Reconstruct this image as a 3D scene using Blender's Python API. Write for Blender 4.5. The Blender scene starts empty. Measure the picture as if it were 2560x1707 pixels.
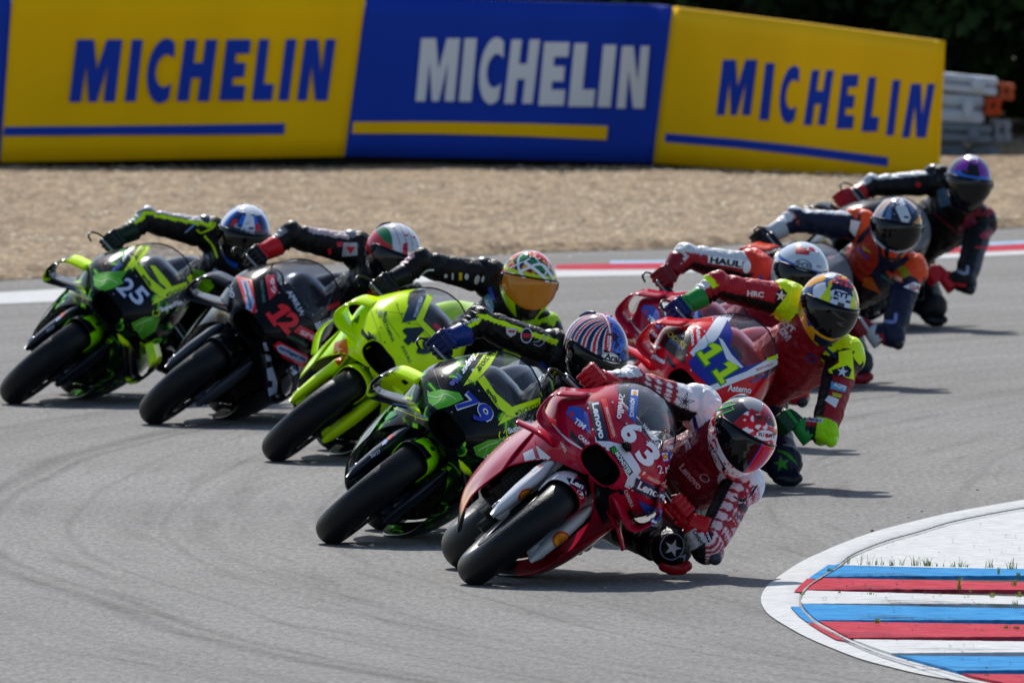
import bpy, bmesh, math, random
import numpy as np
from mathutils import Vector, Matrix, noise
from mathutils.bvhtree import BVHTree
from mathutils.geometry import tessellate_polygon

# ------------------------------------------------------------------ camera, sky, sun, exposure
scn = bpy.context.scene
COL = scn.collection
PITCH = math.atan(658 / 19911.1)
CAMH = 3.6
FPX = 700 / 36 * 1024
cam = bpy.data.cameras.new('camera')
cam.lens = 700; cam.sensor_width = 36; cam.clip_start = 1; cam.clip_end = 2500
cam.dof.use_dof = True; cam.dof.focus_distance = 80.5; cam.dof.aperture_fstop = 14
cam_o = bpy.data.objects.new('camera', cam)
cam_o.location = (0, 0, CAMH); cam_o.rotation_euler = (math.pi / 2 - PITCH, 0, 0)
COL.objects.link(cam_o); scn.camera = cam_o

SUN_EL = math.radians(44); SUN_AZ = math.radians(-9)      # sun stands behind the riders, a little left
w = bpy.data.worlds.new('World'); scn.world = w; w.use_nodes = True
nt = w.node_tree; bgn = nt.nodes['Background']
sky = nt.nodes.new('ShaderNodeTexSky'); sky.sky_type = 'NISHITA'; sky.sun_disc = False
sky.sun_elevation = SUN_EL; sky.sun_rotation = SUN_AZ
nt.links.new(sky.outputs[0], bgn.inputs[0]); bgn.inputs[1].default_value = 0.14
sd = bpy.data.lights.new('sun', 'SUN'); sd.energy = 5.0; sd.angle = math.radians(0.5); sd.color = (1, .965, .91)
so = bpy.data.objects.new('sun', sd); COL.objects.link(so)
sun_dir = Vector((math.sin(SUN_AZ) * math.cos(SUN_EL), math.cos(SUN_AZ) * math.cos(SUN_EL), math.sin(SUN_EL)))
so.rotation_euler = sun_dir.to_track_quat('Z', 'Y').to_euler(); so.location = (0, 60, 60)
scn.view_settings.view_transform = 'Standard'; scn.view_settings.look = 'None'
scn.view_settings.exposure = 0.04; scn.view_settings.gamma = 1
scn.cycles.max_bounces = 8; scn.cycles.transparent_max_bounces = 12

R_ = random.Random(5)

# ------------------------------------------------------------------ pixel <-> world helpers
ct, st_ = math.cos(PITCH), math.sin(PITCH)
CAM = Vector((0, 0, CAMH))
def ray(px, py):
    a = (px - 512) / FPX; b = (341 - py) / FPX
    return Vector((a, ct + b * st_, -st_ + b * ct))
def ground(px, py, z=0.0):
    d = ray(px, py); t = (z - CAMH) / d.z
    return CAM + d * t
def at_y(px, py, Y):
    d = ray(px, py); return CAM + d * (Y / d.y)
def to_px(p):
    v = Vector(p) - CAM
    zc = v.y * ct - v.z * st_; yc = v.y * st_ + v.z * ct
    return 512 + FPX * v.x / zc, 341 - FPX * yc / zc
FR = {'Z1': (1050, 900, 2.4758), 'Z2': (750, 750, 2.4129), 'Z3': (630, 600, 2.7035), 'Z4': (0, 470, 2.703),
      'Z5': (330, 550, 2.959), 'Z6': (1500, 600, 2.412), 'Z7': (1750, 350, 2.6136), 'D': (0, 0, .91875),
      'ZA': (1340, 740, 6.533), 'ZB': (1700, 950, 6.272), 'ZC': (1900, 640, 6.03), 'ZD': (500, 470, 7.468),
      'B1': (0, 0, 2.6133), 'B2': (820, 0, 2.6133), 'B3': (1600, 0, 2.45), 'K': (1860, 1200, 3.093)}
def zf(fr, x, y):
    ox, oy, k = FR[fr]; return (ox + x / k) / 2.5, (oy + y / k) / 2.5

# ------------------------------------------------------------------ colours and materials
def lin(v): return v / 12.92 if v <= .04045 else ((v + .055) / 1.055) ** 2.4
def C(h):
    h = h.lstrip('#'); return tuple(lin(int(h[i:i + 2], 16) / 255) for i in (0, 2, 4))
MC = {}
def principled(name):
    m = bpy.data.materials.new(name); m.use_nodes = True
    return m, m.node_tree, m.node_tree.nodes['Principled BSDF']
def flat(hexc, rough=.35, coat=.0, metal=0., bump=0., spec=.5):
    key = (hexc, rough, coat, metal, bump, spec)
    if key in MC: return MC[key]
    m, t, b = principled('paint')
    c = C(hexc)
    tc = t.nodes.new('ShaderNodeTexCoord'); nz = t.nodes.new('ShaderNodeTexNoise'); nz.inputs['Scale'].default_value = 9
    nz.inputs['Detail'].default_value = 5
    t.links.new(tc.outputs['Object'], nz.inputs['Vector'])
    mx = t.nodes.new('ShaderNodeMix'); mx.data_type = 'RGBA'
    mx.inputs[6].default_value = (*[x * .86 for x in c], 1); mx.inputs[7].default_value = (*[min(1, x * 1.1) for x in c], 1)
    t.links.new(nz.outputs[0], mx.inputs[0]); t.links.new(mx.outputs[2], b.inputs['Base Color'])
    mr = t.nodes.new('ShaderNodeMapRange'); mr.inputs[3].default_value = rough * .8; mr.inputs[4].default_value = min(1, rough * 1.25)
    t.links.new(nz.outputs[0], mr.inputs[0]); t.links.new(mr.outputs[0], b.inputs['Roughness'])
    b.inputs['Metallic'].default_value = metal; spec = min(spec, .2); coat *= .3; b.inputs['Coat Weight'].default_value = coat
    b.inputs['Coat Roughness'].default_value = .04; b.inputs['Specular IOR Level'].default_value = spec
    if bump:
        n2 = t.nodes.new('ShaderNodeTexNoise'); n2.inputs['Scale'].default_value = 60; n2.inputs['Detail'].default_value = 4
        t.links.new(tc.outputs['Object'], n2.inputs['Vector'])
        bp = t.nodes.new('ShaderNodeBump'); bp.inputs['Strength'].default_value = bump; bp.inputs['Distance'].default_value = .01
        t.links.new(n2.outputs[0], bp.inputs['Height']); t.links.new(bp.outputs[0], b.inputs['Normal'])
    MC[key] = m; return m
def attr_mat(name, rough, coat, bump=0, bscale=25, bdist=.01, spec=.3):
    m, t, b = principled(name)
    a = t.nodes.new('ShaderNodeAttribute'); a.attribute_name = 'paint'
    tc = t.nodes.new('ShaderNodeTexCoord'); nz = t.nodes.new('ShaderNodeTexNoise'); nz.inputs['Scale'].default_value = 14
    nz.inputs['Detail'].default_value = 6
    t.links.new(tc.outputs['Object'], nz.inputs['Vector'])
    mr0 = t.nodes.new('ShaderNodeMapRange'); mr0.inputs[3].default_value = .82; mr0.inputs[4].default_value = 1.12
    t.links.new(nz.outputs[0], mr0.inputs[0])
    mm = t.nodes.new('ShaderNodeVectorMath'); mm.operation = 'SCALE'
    t.links.new(a.outputs['Color'], mm.inputs[0]); t.links.new(mr0.outputs[0], mm.inputs[3])
    t.links.new(mm.outputs[0], b.inputs['Base Color'])
    mr = t.nodes.new('ShaderNodeMapRange'); mr.inputs[3].default_value = rough * .7; mr.inputs[4].default_value = min(1, rough * 1.35)
    t.links.new(nz.outputs[0], mr.inputs[0]); t.links.new(mr.outputs[0], b.inputs['Roughness'])
    b.inputs['Coat Weight'].default_value = coat; b.inputs['Coat Roughness'].default_value = .05; b.inputs['Specular IOR Level'].default_value = spec
    if bump:
        n2 = t.nodes.new('ShaderNodeTexNoise'); n2.inputs['Scale'].default_value = bscale; n2.inputs['Detail'].default_value = 3
        n2.inputs['Distortion'].default_value = .8
        t.links.new(tc.outputs['Object'], n2.inputs['Vector'])
        bp = t.nodes.new('ShaderNodeBump'); bp.inputs['Strength'].default_value = bump; bp.inputs['Distance'].default_value = bdist
        t.links.new(n2.outputs[0], bp.inputs['Height']); t.links.new(bp.outputs[0], b.inputs['Normal'])
    return m
M_PAINT = attr_mat('lacquer', .15, .0, .06, 5, .02, .16)
M_LEATHER = attr_mat('leather', .46, .0, .9, 30, .012, .25)
M_HELMET = attr_mat('helmet_lacquer', .1, .25)
M_RUBBER = flat('#101216', .45, 0, 0, .15, .3)
M_CRUMB = flat('#141414', 1, 0, 0, 0, .0)
M_BLACK = flat('#08090b', .35, .2)
M_CARBON = flat('#0b0c0f', .22, .6)
M_METAL = flat('#8b8e92', .3, 0, 1)
M_DARKMETAL = flat('#24262a', .35, 0, .8)
M_GLOVE = {}
def glass_mat(tint=(.75, .8, .85), dens=.10, fac=.12):
    m = bpy.data.materials.new('screen'); m.use_nodes = True; t = m.node_tree; t.nodes.clear()
    o = t.nodes.new('ShaderNodeOutputMaterial'); tr = t.nodes.new('ShaderNodeBsdfTransparent'); tr.inputs[0].default_value = (*tint, 1)
    df = t.nodes.new('ShaderNodeBsdfPrincipled'); df.inputs['Base Color'].default_value = (.32, .36, .42, 1); df.inputs['Roughness'].default_value = .5
    gl = t.nodes.new('ShaderNodeBsdfGlossy'); gl.inputs['Roughness'].default_value = .06
    lw = t.nodes.new('ShaderNodeLayerWeight'); lw.inputs[0].default_value = .22
    m1 = t.nodes.new('ShaderNodeMixShader'); m1.inputs[0].default_value = dens
    t.links.new(tr.outputs[0], m1.inputs[1]); t.links.new(df.outputs[0], m1.inputs[2])
    m2 = t.nodes.new('ShaderNodeMixShader')
    t.links.new(lw.outputs['Fresnel'], m2.inputs[0]); t.links.new(m1.outputs[0], m2.inputs[1]); t.links.new(gl.outputs[0], m2.inputs[2])
    t.links.new(m2.outputs[0], o.inputs[0]); return m
M_GLASS = glass_mat()
M_PALEGLASS = glass_mat((.7, .75, .8), .5)
M_DARKGLASS = glass_mat((.35, .4, .5), .05)

# ------------------------------------------------------------------ mesh helpers
def tag(o, label=None, cat=None, group=None, kind=None):
    if label: o['label'] = label
    if cat: o['category'] = cat
    if group: o['group'] = group
    if kind: o['kind'] = kind
    return o
def empty(name, mat=None):
    o = bpy.data.objects.new(name, None); o.empty_display_size = .3; COL.objects.link(o)
    if mat is not None: o.matrix_world = mat
    return o
def mesh(name, V, F, mats, parent=None, smooth=True, fmat=None, paint=None, mw=None):
    me = bpy.data.meshes.new(name)
    me.from_pydata([tuple(map(float, v)) for v in V], [], [tuple(map(int, f)) for f in F])
    for m in (mats if isinstance(mats, (list, tuple)) else [mats]): me.materials.append(m)
    if fmat is not None: me.polygons.foreach_set('material_index', np.array(fmat, dtype=np.int32))
    if smooth: me.polygons.foreach_set('use_smooth', [True] * len(me.polygons))
    if paint is not None:
        a = me.color_attributes.new('paint', 'FLOAT_COLOR', 'POINT')
        a.data.foreach_set('color', np.concatenate([np.asarray(paint, dtype=np.float32), np.ones((len(V), 1), np.float32)], 1).ravel())
    me.update()
    o = bpy.data.objects.new(name, me); COL.objects.link(o)
    if parent is not None: o.parent = parent
    if mw is not None: o.matrix_world = mw
    return o
def cr(P, n):
    """catmull-rom resample of control points to n points, uniform in arc length"""
    P = np.array(P, float)
    if len(P) == 2:
        t = np.linspace(0, 1, n)[:, None]; return P[0] * (1 - t) + P[1] * t
    E = np.vstack([2 * P[0] - P[1], P, 2 * P[-1] - P[-2]])
    out = []
    for i in range(len(P) - 1):
        p0, p1, p2, p3 = E[i:i + 4]
        t = np.linspace(0, 1, 24, endpoint=False)[:, None]
        out.append(.5 * ((2 * p1) + (-p0 + p2) * t + (2 * p0 - 5 * p1 + 4 * p2 - p3) * t ** 2 + (-p0 + 3 * p1 - 3 * p2 + p3) * t ** 3))
    Q = np.vstack(out + [P[-1:]])
    s = np.concatenate([[0], np.cumsum(np.linalg.norm(np.diff(Q, axis=0), axis=1))])
    u = np.linspace(0, s[-1], n)
    return np.stack([np.interp(u, s, Q[:, k]) for k in range(Q.shape[1])], 1)
def grid_faces(nu, nv, closed=False):
    F = []
    for i in range(nu - 1):
        for j in range(nv if closed else nv - 1):
            a = i * nv + j; b = i * nv + (j + 1) % nv
            F.append((a, b, b + nv, a + nv))
    return F
def sections(secs, nx, npt):
    """secs: list of (x, [(y,z)..]); returns array nx, npt, 3 smooth in both directions"""
    rows = [np.column_stack([np.full(npt, x), cr(p, npt)]) for x, p in secs]
    A = np.stack(rows)                                   # ns,npt,3
    ns = len(secs); E = np.concatenate([2 * A[:1] - A[1:2], A, 2 * A[-1:] - A[-2:-1]])
    out = []
    for u in np.linspace(0, ns - 1, nx):
        i = min(int(u), ns - 2); t = u - i
        p0, p1, p2, p3 = E[i], E[i + 1], E[i + 2], E[i + 3]
        out.append(.5 * ((2 * p1) + (-p0 + p2) * t + (2 * p0 - 5 * p1 + 4 * p2 - p3) * t * t + (-p0 + 3 * p1 - 3 * p2 + p3) * t ** 3))
    return np.stack(out)
def tube(path, rad, ns=12, n=None, flatk=None, cap=True):
    P = cr(path, n or max(2, len(path) * 4)) if len(path) > 2 or n else np.array(path, float)
    m = len(P); r = np.interp(np.linspace(0, 1, m), np.linspace(0, 1, len(rad)), rad) if hasattr(rad, '__len__') else np.full(m, rad)
    V = []; up = np.array([0, 0, 1.]); 
    T = np.gradient(P, axis=0); T /= np.linalg.norm(T, axis=1)[:, None] + 1e-9
    nrm = np.cross(T[0], up)
    if np.linalg.norm(nrm) < .1: nrm = np.cross(T[0], [1, 0, 0])
    nrm /= np.linalg.norm(nrm)
    for i in range(m):
        nrm = nrm - T[i] * np.dot(nrm, T[i]); nrm /= np.linalg.norm(nrm) + 1e-9
        b = np.cross(T[i], nrm)
        for k in range(ns):
            a = 2 * math.pi * k / ns
            V.append(P[i] + r[i] * (math.cos(a) * nrm + math.sin(a) * b * (flatk or 1)))
    F = grid_faces(m, ns, True)
    if cap: F += [tuple(range(ns))[::-1], tuple(range((m - 1) * ns, m * ns))]
    return V, F
def capsule(a, b, ra, rb, ns=14, ax=None, kx=1.0):
    """closed tapered capsule a->b, optional flattening kx along world-ish axis ax"""
    a = np.array(a, float); b = np.array(b, float); d = b - a; L = np.linalg.norm(d) + 1e-9; T = d / L
    n = np.cross(T, [0, 0, 1.]) if ax is None else np.cross(T, ax)
    if np.linalg.norm(n) < .05: n = np.cross(T, [1, 0, 0])
    n /= np.linalg.norm(n); bb = np.cross(T, n)
    prof = []
    for t in np.linspace(-math.pi / 2, 0, 6): prof.append((ra * math.sin(t), ra * math.cos(t), 0))
    for t in np.linspace(.12, .88, 5): prof.append((t * L, ra + (rb - ra) * t, 0))
    for t in np.linspace(0, math.pi / 2, 6): prof.append((L + rb * math.sin(t), rb * math.cos(t), 0))
    V = []
    for s, r, _ in prof:
        r = max(r, .0006)
        for k in range(ns):
            q = 2 * math.pi * k / ns
            V.append(a + T * s + r * (math.cos(q) * n + kx * math.sin(q) * bb))
    F = grid_faces(len(prof), ns, True) + [tuple(range(ns))[::-1], tuple(range((len(prof) - 1) * ns, len(prof) * ns))]
    return V, F
def join(parts):
    V = []; F = []
    for v, f in parts:
        o = len(V); V += list(v); F += [tuple(i + o for i in q) for q in f]
    return V, F
def box(cx, cy, cz, sx, sy, sz, bev=.12):
    """bevelled box as rounded prism"""
    bm = bmesh.new(); bmesh.ops.create_cube(bm, size=1)
    for v in bm.verts: v.co = Vector((cx + v.co.x * sx, cy + v.co.y * sy, cz + v.co.z * sz))
    if bev: bmesh.ops.bevel(bm, geom=bm.edges[:], offset=min(sx, sy, sz) * bev, segments=2, affect='EDGES')
    V = [v.co[:] for v in bm.verts]; F = [[v.index for v in f.verts] for f in bm.faces]
    bm.verts.index_update(); F = [[v.index for v in f.verts] for f in bm.faces]; bm.free(); return V, F
def torus(c, R, r, ky=1., n1=64, n2=20, axis='y', a0=0, a1=2 * math.pi, rr=None):
    V = []; full = abs(a1 - a0 - 2 * math.pi) < 1e-6
    m = n1 if full else n1 + 1
    for i in range(m):
        a = a0 + (a1 - a0) * i / n1
        for k in range(n2):
            b = 2 * math.pi * k / n2
            q = R + r * math.cos(b)
            V.append((c[0] + q * math.sin(a), c[1] + r * ky * math.sin(b), c[2] + q * math.cos(a)))
    F = []
    for i in range(n1):
        i2 = (i + 1) % m
        for k in range(n2): F.append((i * n2 + k, i * n2 + (k + 1) % n2, i2 * n2 + (k + 1) % n2, i2 * n2 + k))
    return V, F
def lathe_y(c, prof, n=48):
    """prof: list of (radius, y)"""
    V = []; m = len(prof)
    for i in range(n):
        a = 2 * math.pi * i / n
        for r, y in prof: V.append((c[0] + r * math.sin(a), c[1] + y, c[2] + r * math.cos(a)))
    F = [(i * m + j, i * m + (j + 1) % m, ((i + 1) % n) * m + (j + 1) % m, ((i + 1) % n) * m + j) for i in range(n) for j in range(m)]
    return V, F
def remeshed(V, F, voxel, smooth=3, fac=.6):
    me = bpy.data.meshes.new('tmp'); me.from_pydata([tuple(map(float, v)) for v in V], [], F); me.update()
    o = bpy.data.objects.new('tmp', me); COL.objects.link(o)
    r = o.modifiers.new('r', 'REMESH'); r.mode = 'VOXEL'; r.voxel_size = voxel; r.use_smooth_shade = True
    if smooth:
        s = o.modifiers.new('s', 'SMOOTH'); s.iterations = smooth; s.factor = fac
    bpy.context.view_layer.update()
    dg = bpy.context.evaluated_depsgraph_get()
    ev = o.evaluated_get(dg).to_mesh()
    n = len(ev.vertices); co = np.empty(n * 3, np.float32); ev.vertices.foreach_get('co', co)
    fs = [tuple(p.vertices) for p in ev.polygons]
    o.evaluated_get(dg).to_mesh_clear()
    bpy.data.objects.remove(o); bpy.data.meshes.remove(me)
    return co.reshape(-1, 3).astype(float), fs
def outward(o, c):
    me = o.data; c = Vector(c); t = sum((Vector(p.center) - c).dot(p.normal) * p.area for p in me.polygons)
    if t < 0: me.flip_normals()
    return o
def solid(o, th, off=-1):
    m = o.modifiers.new('thickness', 'SOLIDIFY'); m.thickness = th; m.offset = off; return o
def bvh_of(objs):
    V = []; F = []
    bpy.context.view_layer.update()
    for o in objs:
        k = len(V); mw = o.matrix_world
        V += [mw @ v.co for v in o.data.vertices]; F += [tuple(i + k for i in p.vertices) for p in o.data.polygons]
    return BVHTree.FromPolygons(V, F)

# ------------------------------------------------------------------ lettering and stickers laid on surfaces
TXT = {}
def text_tris(s, bold=.03, sp=1.0):
    key = (s, bold, sp)
    if key in TXT: return TXT[key]
    cu = bpy.data.curves.new('t', 'FONT'); cu.body = s; cu.offset = bold; cu.resolution_u = 3; cu.space_character = sp
    cu.fill_mode = 'FRONT' if hasattr(cu, 'fill_mode') else cu.fill_mode
    o = bpy.data.objects.new('t', cu); COL.objects.link(o); bpy.context.view_layer.update()
    me = bpy.data.meshes.new_from_object(o.evaluated_get(bpy.context.evaluated_depsgraph_get()))
    V = np.array([v.co[:2] for v in me.vertices]); F = [tuple(p.vertices) for p in me.polygons]
    mn, mx = V.min(0), V.max(0); V = (V - mn) / (mx - mn)
    bpy.data.objects.remove(o); bpy.data.curves.remove(cu)
    TXT[key] = (V, F); return TXT[key]
def poly_tris(P):
    T = tessellate_polygon([[Vector((x, y, 0)) for x, y in P]])
    return np.array(P, float), [tuple(t) for t in T]
def ell(cx, cy, rx, ry, rot=0, n=28):
    c, s = math.cos(math.radians(rot)), math.sin(math.radians(rot))
    return [(cx + rx * math.cos(a) * c - ry * math.sin(a) * s, cy + rx * math.cos(a) * s + ry * math.sin(a) * c) for a in np.linspace(0, 2 * math.pi, n, endpoint=False)]
def stroke(pts, wd):
    P = cr(pts, max(6, len(pts) * 4)) if len(pts) > 2 else np.array(pts, float)
    T = np.gradient(P, axis=0); T /= np.linalg.norm(T, axis=1)[:, None] + 1e-9; N = np.stack([-T[:, 1], T[:, 0]], 1)
    ww = np.interp(np.linspace(0, 1, len(P)), np.linspace(0, 1, len(wd)), wd)[:, None] / 2 if hasattr(wd, '__len__') else wd / 2
    return [tuple(p) for p in P + N * ww] + [tuple(p) for p in (P - N * ww)[::-1]]
def shape_pts(kind, cx, cy, r, rot=0):
    c, s = math.cos(math.radians(rot)), math.sin(math.radians(rot)); out = []
    if kind == 'star':
        for i in range(10):
            q = r if i % 2 == 0 else r * .38; a = -math.pi / 2 + i * math.pi / 5; out.append((q * math.cos(a), q * math.sin(a)))
    elif kind == 'shell':
        for i in range(29):
            a = math.radians(200 - 220 * i / 28); q = r * (1 + .07 * math.cos(i * math.pi)) ; out.append((q * math.cos(a), -q * math.sin(a) * .92 - r * .05))
        out += [(r * .45, r * .75), (r * .3, r * .9), (-r * .3, r * .9), (-r * .45, r * .75)]
    return [(cx + x * c - y * s, cy + x * s + y * c) for x, y in out]
def subdivide2d(V, F, maxlen):
    bm = bmesh.new(); vs = [bm.verts.new((x, y, 0)) for x, y in V]
    for f in F:
        try: bm.faces.new([vs[i] for i in f])
        except ValueError: pass
    bmesh.ops.triangulate(bm, faces=bm.faces[:])
    for _ in range(7):
        E = [e for e in bm.edges if e.calc_length() > maxlen]
        if not E: break
        bmesh.ops.subdivide_edges(bm, edges=E, cuts=1)
        bmesh.ops.triangulate(bm, faces=[f for f in bm.faces if len(f.verts) > 3])
    bm.verts.index_update()
    V = np.array([v.co[:2] for v in bm.verts]); F = [tuple(v.index for v in f.verts) for f in bm.faces]; bm.free(); return V, F
def stickers(name, parent, targets, fr, specs, remap=None, off=.0016, mat=flat, rough=.3, coat=.6, maxlen=2.6, gap=.05):
    """each spec is laid as a thin film on the target surface; colour areas and letters keep their own layer"""
    boxes = []; bvh = bvh_of(targets); VV = []; FF = []; FM = []; mats = []; mi = {}
    for L, sp in enumerate(specs):
        k, col = sp[0], sp[1]
        if k == 'T':
            _, _, s, x0, y0, x1, y1, h = sp[:8]; bold = sp[8] if len(sp) > 8 else .03; shear = sp[9] if len(sp) > 9 else 0
            V, F = text_tris(s, bold); d = np.array([x1 - x0, y1 - y0], float); u = np.array([d[1], -d[0]]) / np.linalg.norm(d) * h
            V = np.array([x0, y0]) + V[:, :1] * d + V[:, 1:] * (u + shear * h * d / np.linalg.norm(d))
        elif k == 'P': V, F = poly_tris(sp[2])
        elif k == 'E': V, F = poly_tris(ell(*sp[2:]))
        elif k == 'L': V, F = poly_tris(stroke(sp[2], sp[3]))
        else: V, F = poly_tris(shape_pts(k, *sp[2:]))
        V = np.array([zf(fr, x, y) for x, y in V])
        if remap: V = np.array([remap(x, y) for x, y in V])
        mn, mx = V.min(0), V.max(0); dep = 1 + max([d for a_, b_, d in boxes if (a_ < mx).all() and (mn < b_).all()], default=-1); boxes.append((mn, mx, dep))
        V, F = subdivide2d(V, F, maxlen)
        H = []
        for x, y in V:
            loc, nr, _, _ = bvh.ray_cast(CAM, ray(x, y))
            if loc is None: H.append(None); continue
            if nr.dot(ray(x, y)) > 0: nr = -nr
            H.append(loc + nr * (off + .0009 * dep))
        idx = {}
        if col not in mi: mi[col] = len(mats); mats.append(mat(col, rough, coat))
        for f in F:
            if any(H[i] is None for i in f): continue
            if max((H[f[i]] - H[f[i - 1]]).length for i in range(3)) > gap: continue
            q = []
            for i in f:
                if i not in idx: idx[i] = len(VV); VV.append(H[i])
                q.append(idx[i])
            FF.append(q); FM.append(mi[col])
    if not FF: print('no sticker faces', name); return None
    bpy.context.view_layer.update()
    inv = parent.matrix_world.inverted()
    return mesh(name, [inv @ v for v in VV], FF, mats, parent, smooth=False, fmat=FM)
# ------------------------------------------------------------------ ground, asphalt, gravel
def asphalt_mat():
    m, t, b = principled('asphalt'); N = t.nodes; Lk = t.links
    geo = N.new('ShaderNodeNewGeometry'); sep = N.new('ShaderNodeSeparateXYZ'); Lk.new(geo.outputs['Position'], sep.inputs[0])
    # polar coordinates about the centre of the corner
    def mth(op, a, b_=None):
        n = N.new('ShaderNodeMath'); n.operation = op
        for i, v in enumerate((a, b_)):
            if v is None: continue
            if isinstance(v, (int, float)): n.inputs[i].default_value = v
            else: Lk.new(v, n.inputs[i])
        return n.outputs[0]
    def polar(cx, cy, fr_, fa, seed, thr, wid):
        dx = mth('SUBTRACT', sep.outputs[0], cx); dy = mth('SUBTRACT', sep.outputs[1], cy)
        r = mth('SQRT', mth('ADD', mth('MULTIPLY', dx, dx), mth('MULTIPLY', dy, dy)))
        a = mth('ARCTAN2', dy, mth('MULTIPLY', dx, -1))
        cmb = N.new('ShaderNodeCombineXYZ'); Lk.new(mth('MULTIPLY', r, fr_), cmb.inputs[0]); Lk.new(mth('MULTIPLY', a, fa), cmb.inputs[1])
        cmb.inputs[2].default_value = seed
        nz = N.new('ShaderNodeTexNoise'); nz.inputs['Scale'].default_value = 1; nz.inputs['Detail'].default_value = 3
        nz.inputs['Roughness'].default_value = .6
        Lk.new(cmb.outputs[0], nz.inputs['Vector'])
        mr = N.new('ShaderNodeMapRange'); mr.inputs[1].default_value = thr; mr.inputs[2].default_value = thr + wid
        Lk.new(nz.outputs[0], mr.inputs[0]); return mr.outputs[0]
    s1 = polar(53, 86.8, 5.0, 14, 1.7, .53, .15)
    s2 = polar(44, 88, 9.0, 20, 5.1, .56, .12)
    s3 = polar(70, 84, 1.3, 5, 9.3, .5, .22)
    # rubber lines laid by tyres along the corner
    dx0 = mth('SUBTRACT', sep.outputs[0], 53.0); dy0 = mth('SUBTRACT', sep.outputs[1], 86.8)
    r0 = mth('SQRT', mth('ADD', mth('MULTIPLY', dx0, dx0), mth('MULTIPLY', dy0, dy0)))
    wob = N.new('ShaderNodeTexNoise'); wob.inputs['Scale'].default_value = .12; wob.inputs['Detail'].default_value = 2; Lk.new(geo.outputs['Position'], wob.inputs['Vector'])
    frq = N.new('ShaderNodeTexNoise'); frq.inputs['Scale'].default_value = 6; frq.inputs['Detail'].default_value = 5; Lk.new(geo.outputs['Position'], frq.inputs['Vector'])
    rw = mth('ADD', r0, mth('MULTIPLY', wob.outputs[0], .5))
    lines = None
    for rc, wd, am in ((55.62, .10, .34), (55.5, .05, .3), (55.15, .035, .22), (54.75, .03, .2), (54.6, .06, .16), (54.1, .03, .2), (53.7, .04, .14), (53.2, .03, .18), (52.7, .12, .1), (52.1, .04, .16), (51.3, .05, .14), (50.2, .09, .12), (49.2, .05, .14), (57.0, .08, .16), (56.3, .03, .14)):
        q = N.new('ShaderNodeMapRange'); q.interpolation_type = 'SMOOTHSTEP'; q.inputs[1].default_value = 0; q.inputs[2].default_value = wd; q.inputs[3].default_value = am; q.inputs[4].default_value = 0
        Lk.new(mth('ABSOLUTE', mth('SUBTRACT', rw, rc)), q.inputs[0]); lines = q.outputs[0] if lines is None else mth('ADD', lines, q.outputs[0])
    lines = mth('MULTIPLY', lines, mth('ADD', mth('MULTIPLY', frq.outputs[0], 1.1), .3))
    n1 = N.new('ShaderNodeTexNoise'); n1.inputs['Scale'].default_value = 38; n1.inputs['Detail'].default_value = 6; n1.inputs['Roughness'].default_value = .8
    mpa = N.new('ShaderNodeMapping'); mpa.inputs['Scale'].default_value = (1, .16, 1); Lk.new(geo.outputs['Position'], mpa.inputs[0]); Lk.new(mpa.outputs[0], n1.inputs['Vector'])
    vo = N.new('ShaderNodeTexNoise'); vo.inputs['Scale'].default_value = .35; vo.inputs['Detail'].default_value = 4
    Lk.new(geo.outputs['Position'], vo.inputs['Vector'])
    ramp = N.new('ShaderNodeMapRange'); ramp.inputs[1].default_value = .3; ramp.inputs[2].default_value = .7
    ramp.inputs[3].default_value = .09; ramp.inputs[4].default_value = .268; Lk.new(n1.outputs[0], ramp.inputs[0])
    big = N.new('ShaderNodeMapRange'); big.inputs[1].default_value = .3; big.inputs[2].default_value = .7
    big.inputs[3].default_value = .86; big.inputs[4].default_value = 1.1; Lk.new(vo.outputs[0], big.inputs[0])
    v = mth('MULTIPLY', ramp.outputs[0], big.outputs[0])
    dark = mth('ADD', mth('ADD', mth('MULTIPLY', s1, .20), mth('MULTIPLY', s2, .18)), mth('MULTIPLY', s3, .16))
    dark = mth('ADD', dark, lines)
    v = mth('MULTIPLY', v, mth('SUBTRACT', 1, dark))
    cc = N.new('ShaderNodeCombineColor'); 
    Lk.new(v, cc.inputs[0]); Lk.new(mth('MULTIPLY', v, .975), cc.inputs[1]); Lk.new(mth('MULTIPLY', v, .93), cc.inputs[2])
    Lk.new(cc.outputs[0], b.inputs['Base Color'])
    b.inputs['Roughness'].default_value = .85; b.inputs['Specular IOR Level'].default_value = .12
    bp = N.new('ShaderNodeBump'); bp.inputs['Strength'].default_value = .5; bp.inputs['Distance'].default_value = .012
    n3 = N.new('ShaderNodeTexNoise'); n3.inputs['Scale'].default_value = 90; n3.inputs['Detail'].default_value = 2
    Lk.new(geo.outputs['Position'], n3.inputs['Vector']); Lk.new(n3.outputs[0], bp.inputs['Height']); Lk.new(bp.outputs[0], b.inputs['Normal'])
    return m
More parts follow.
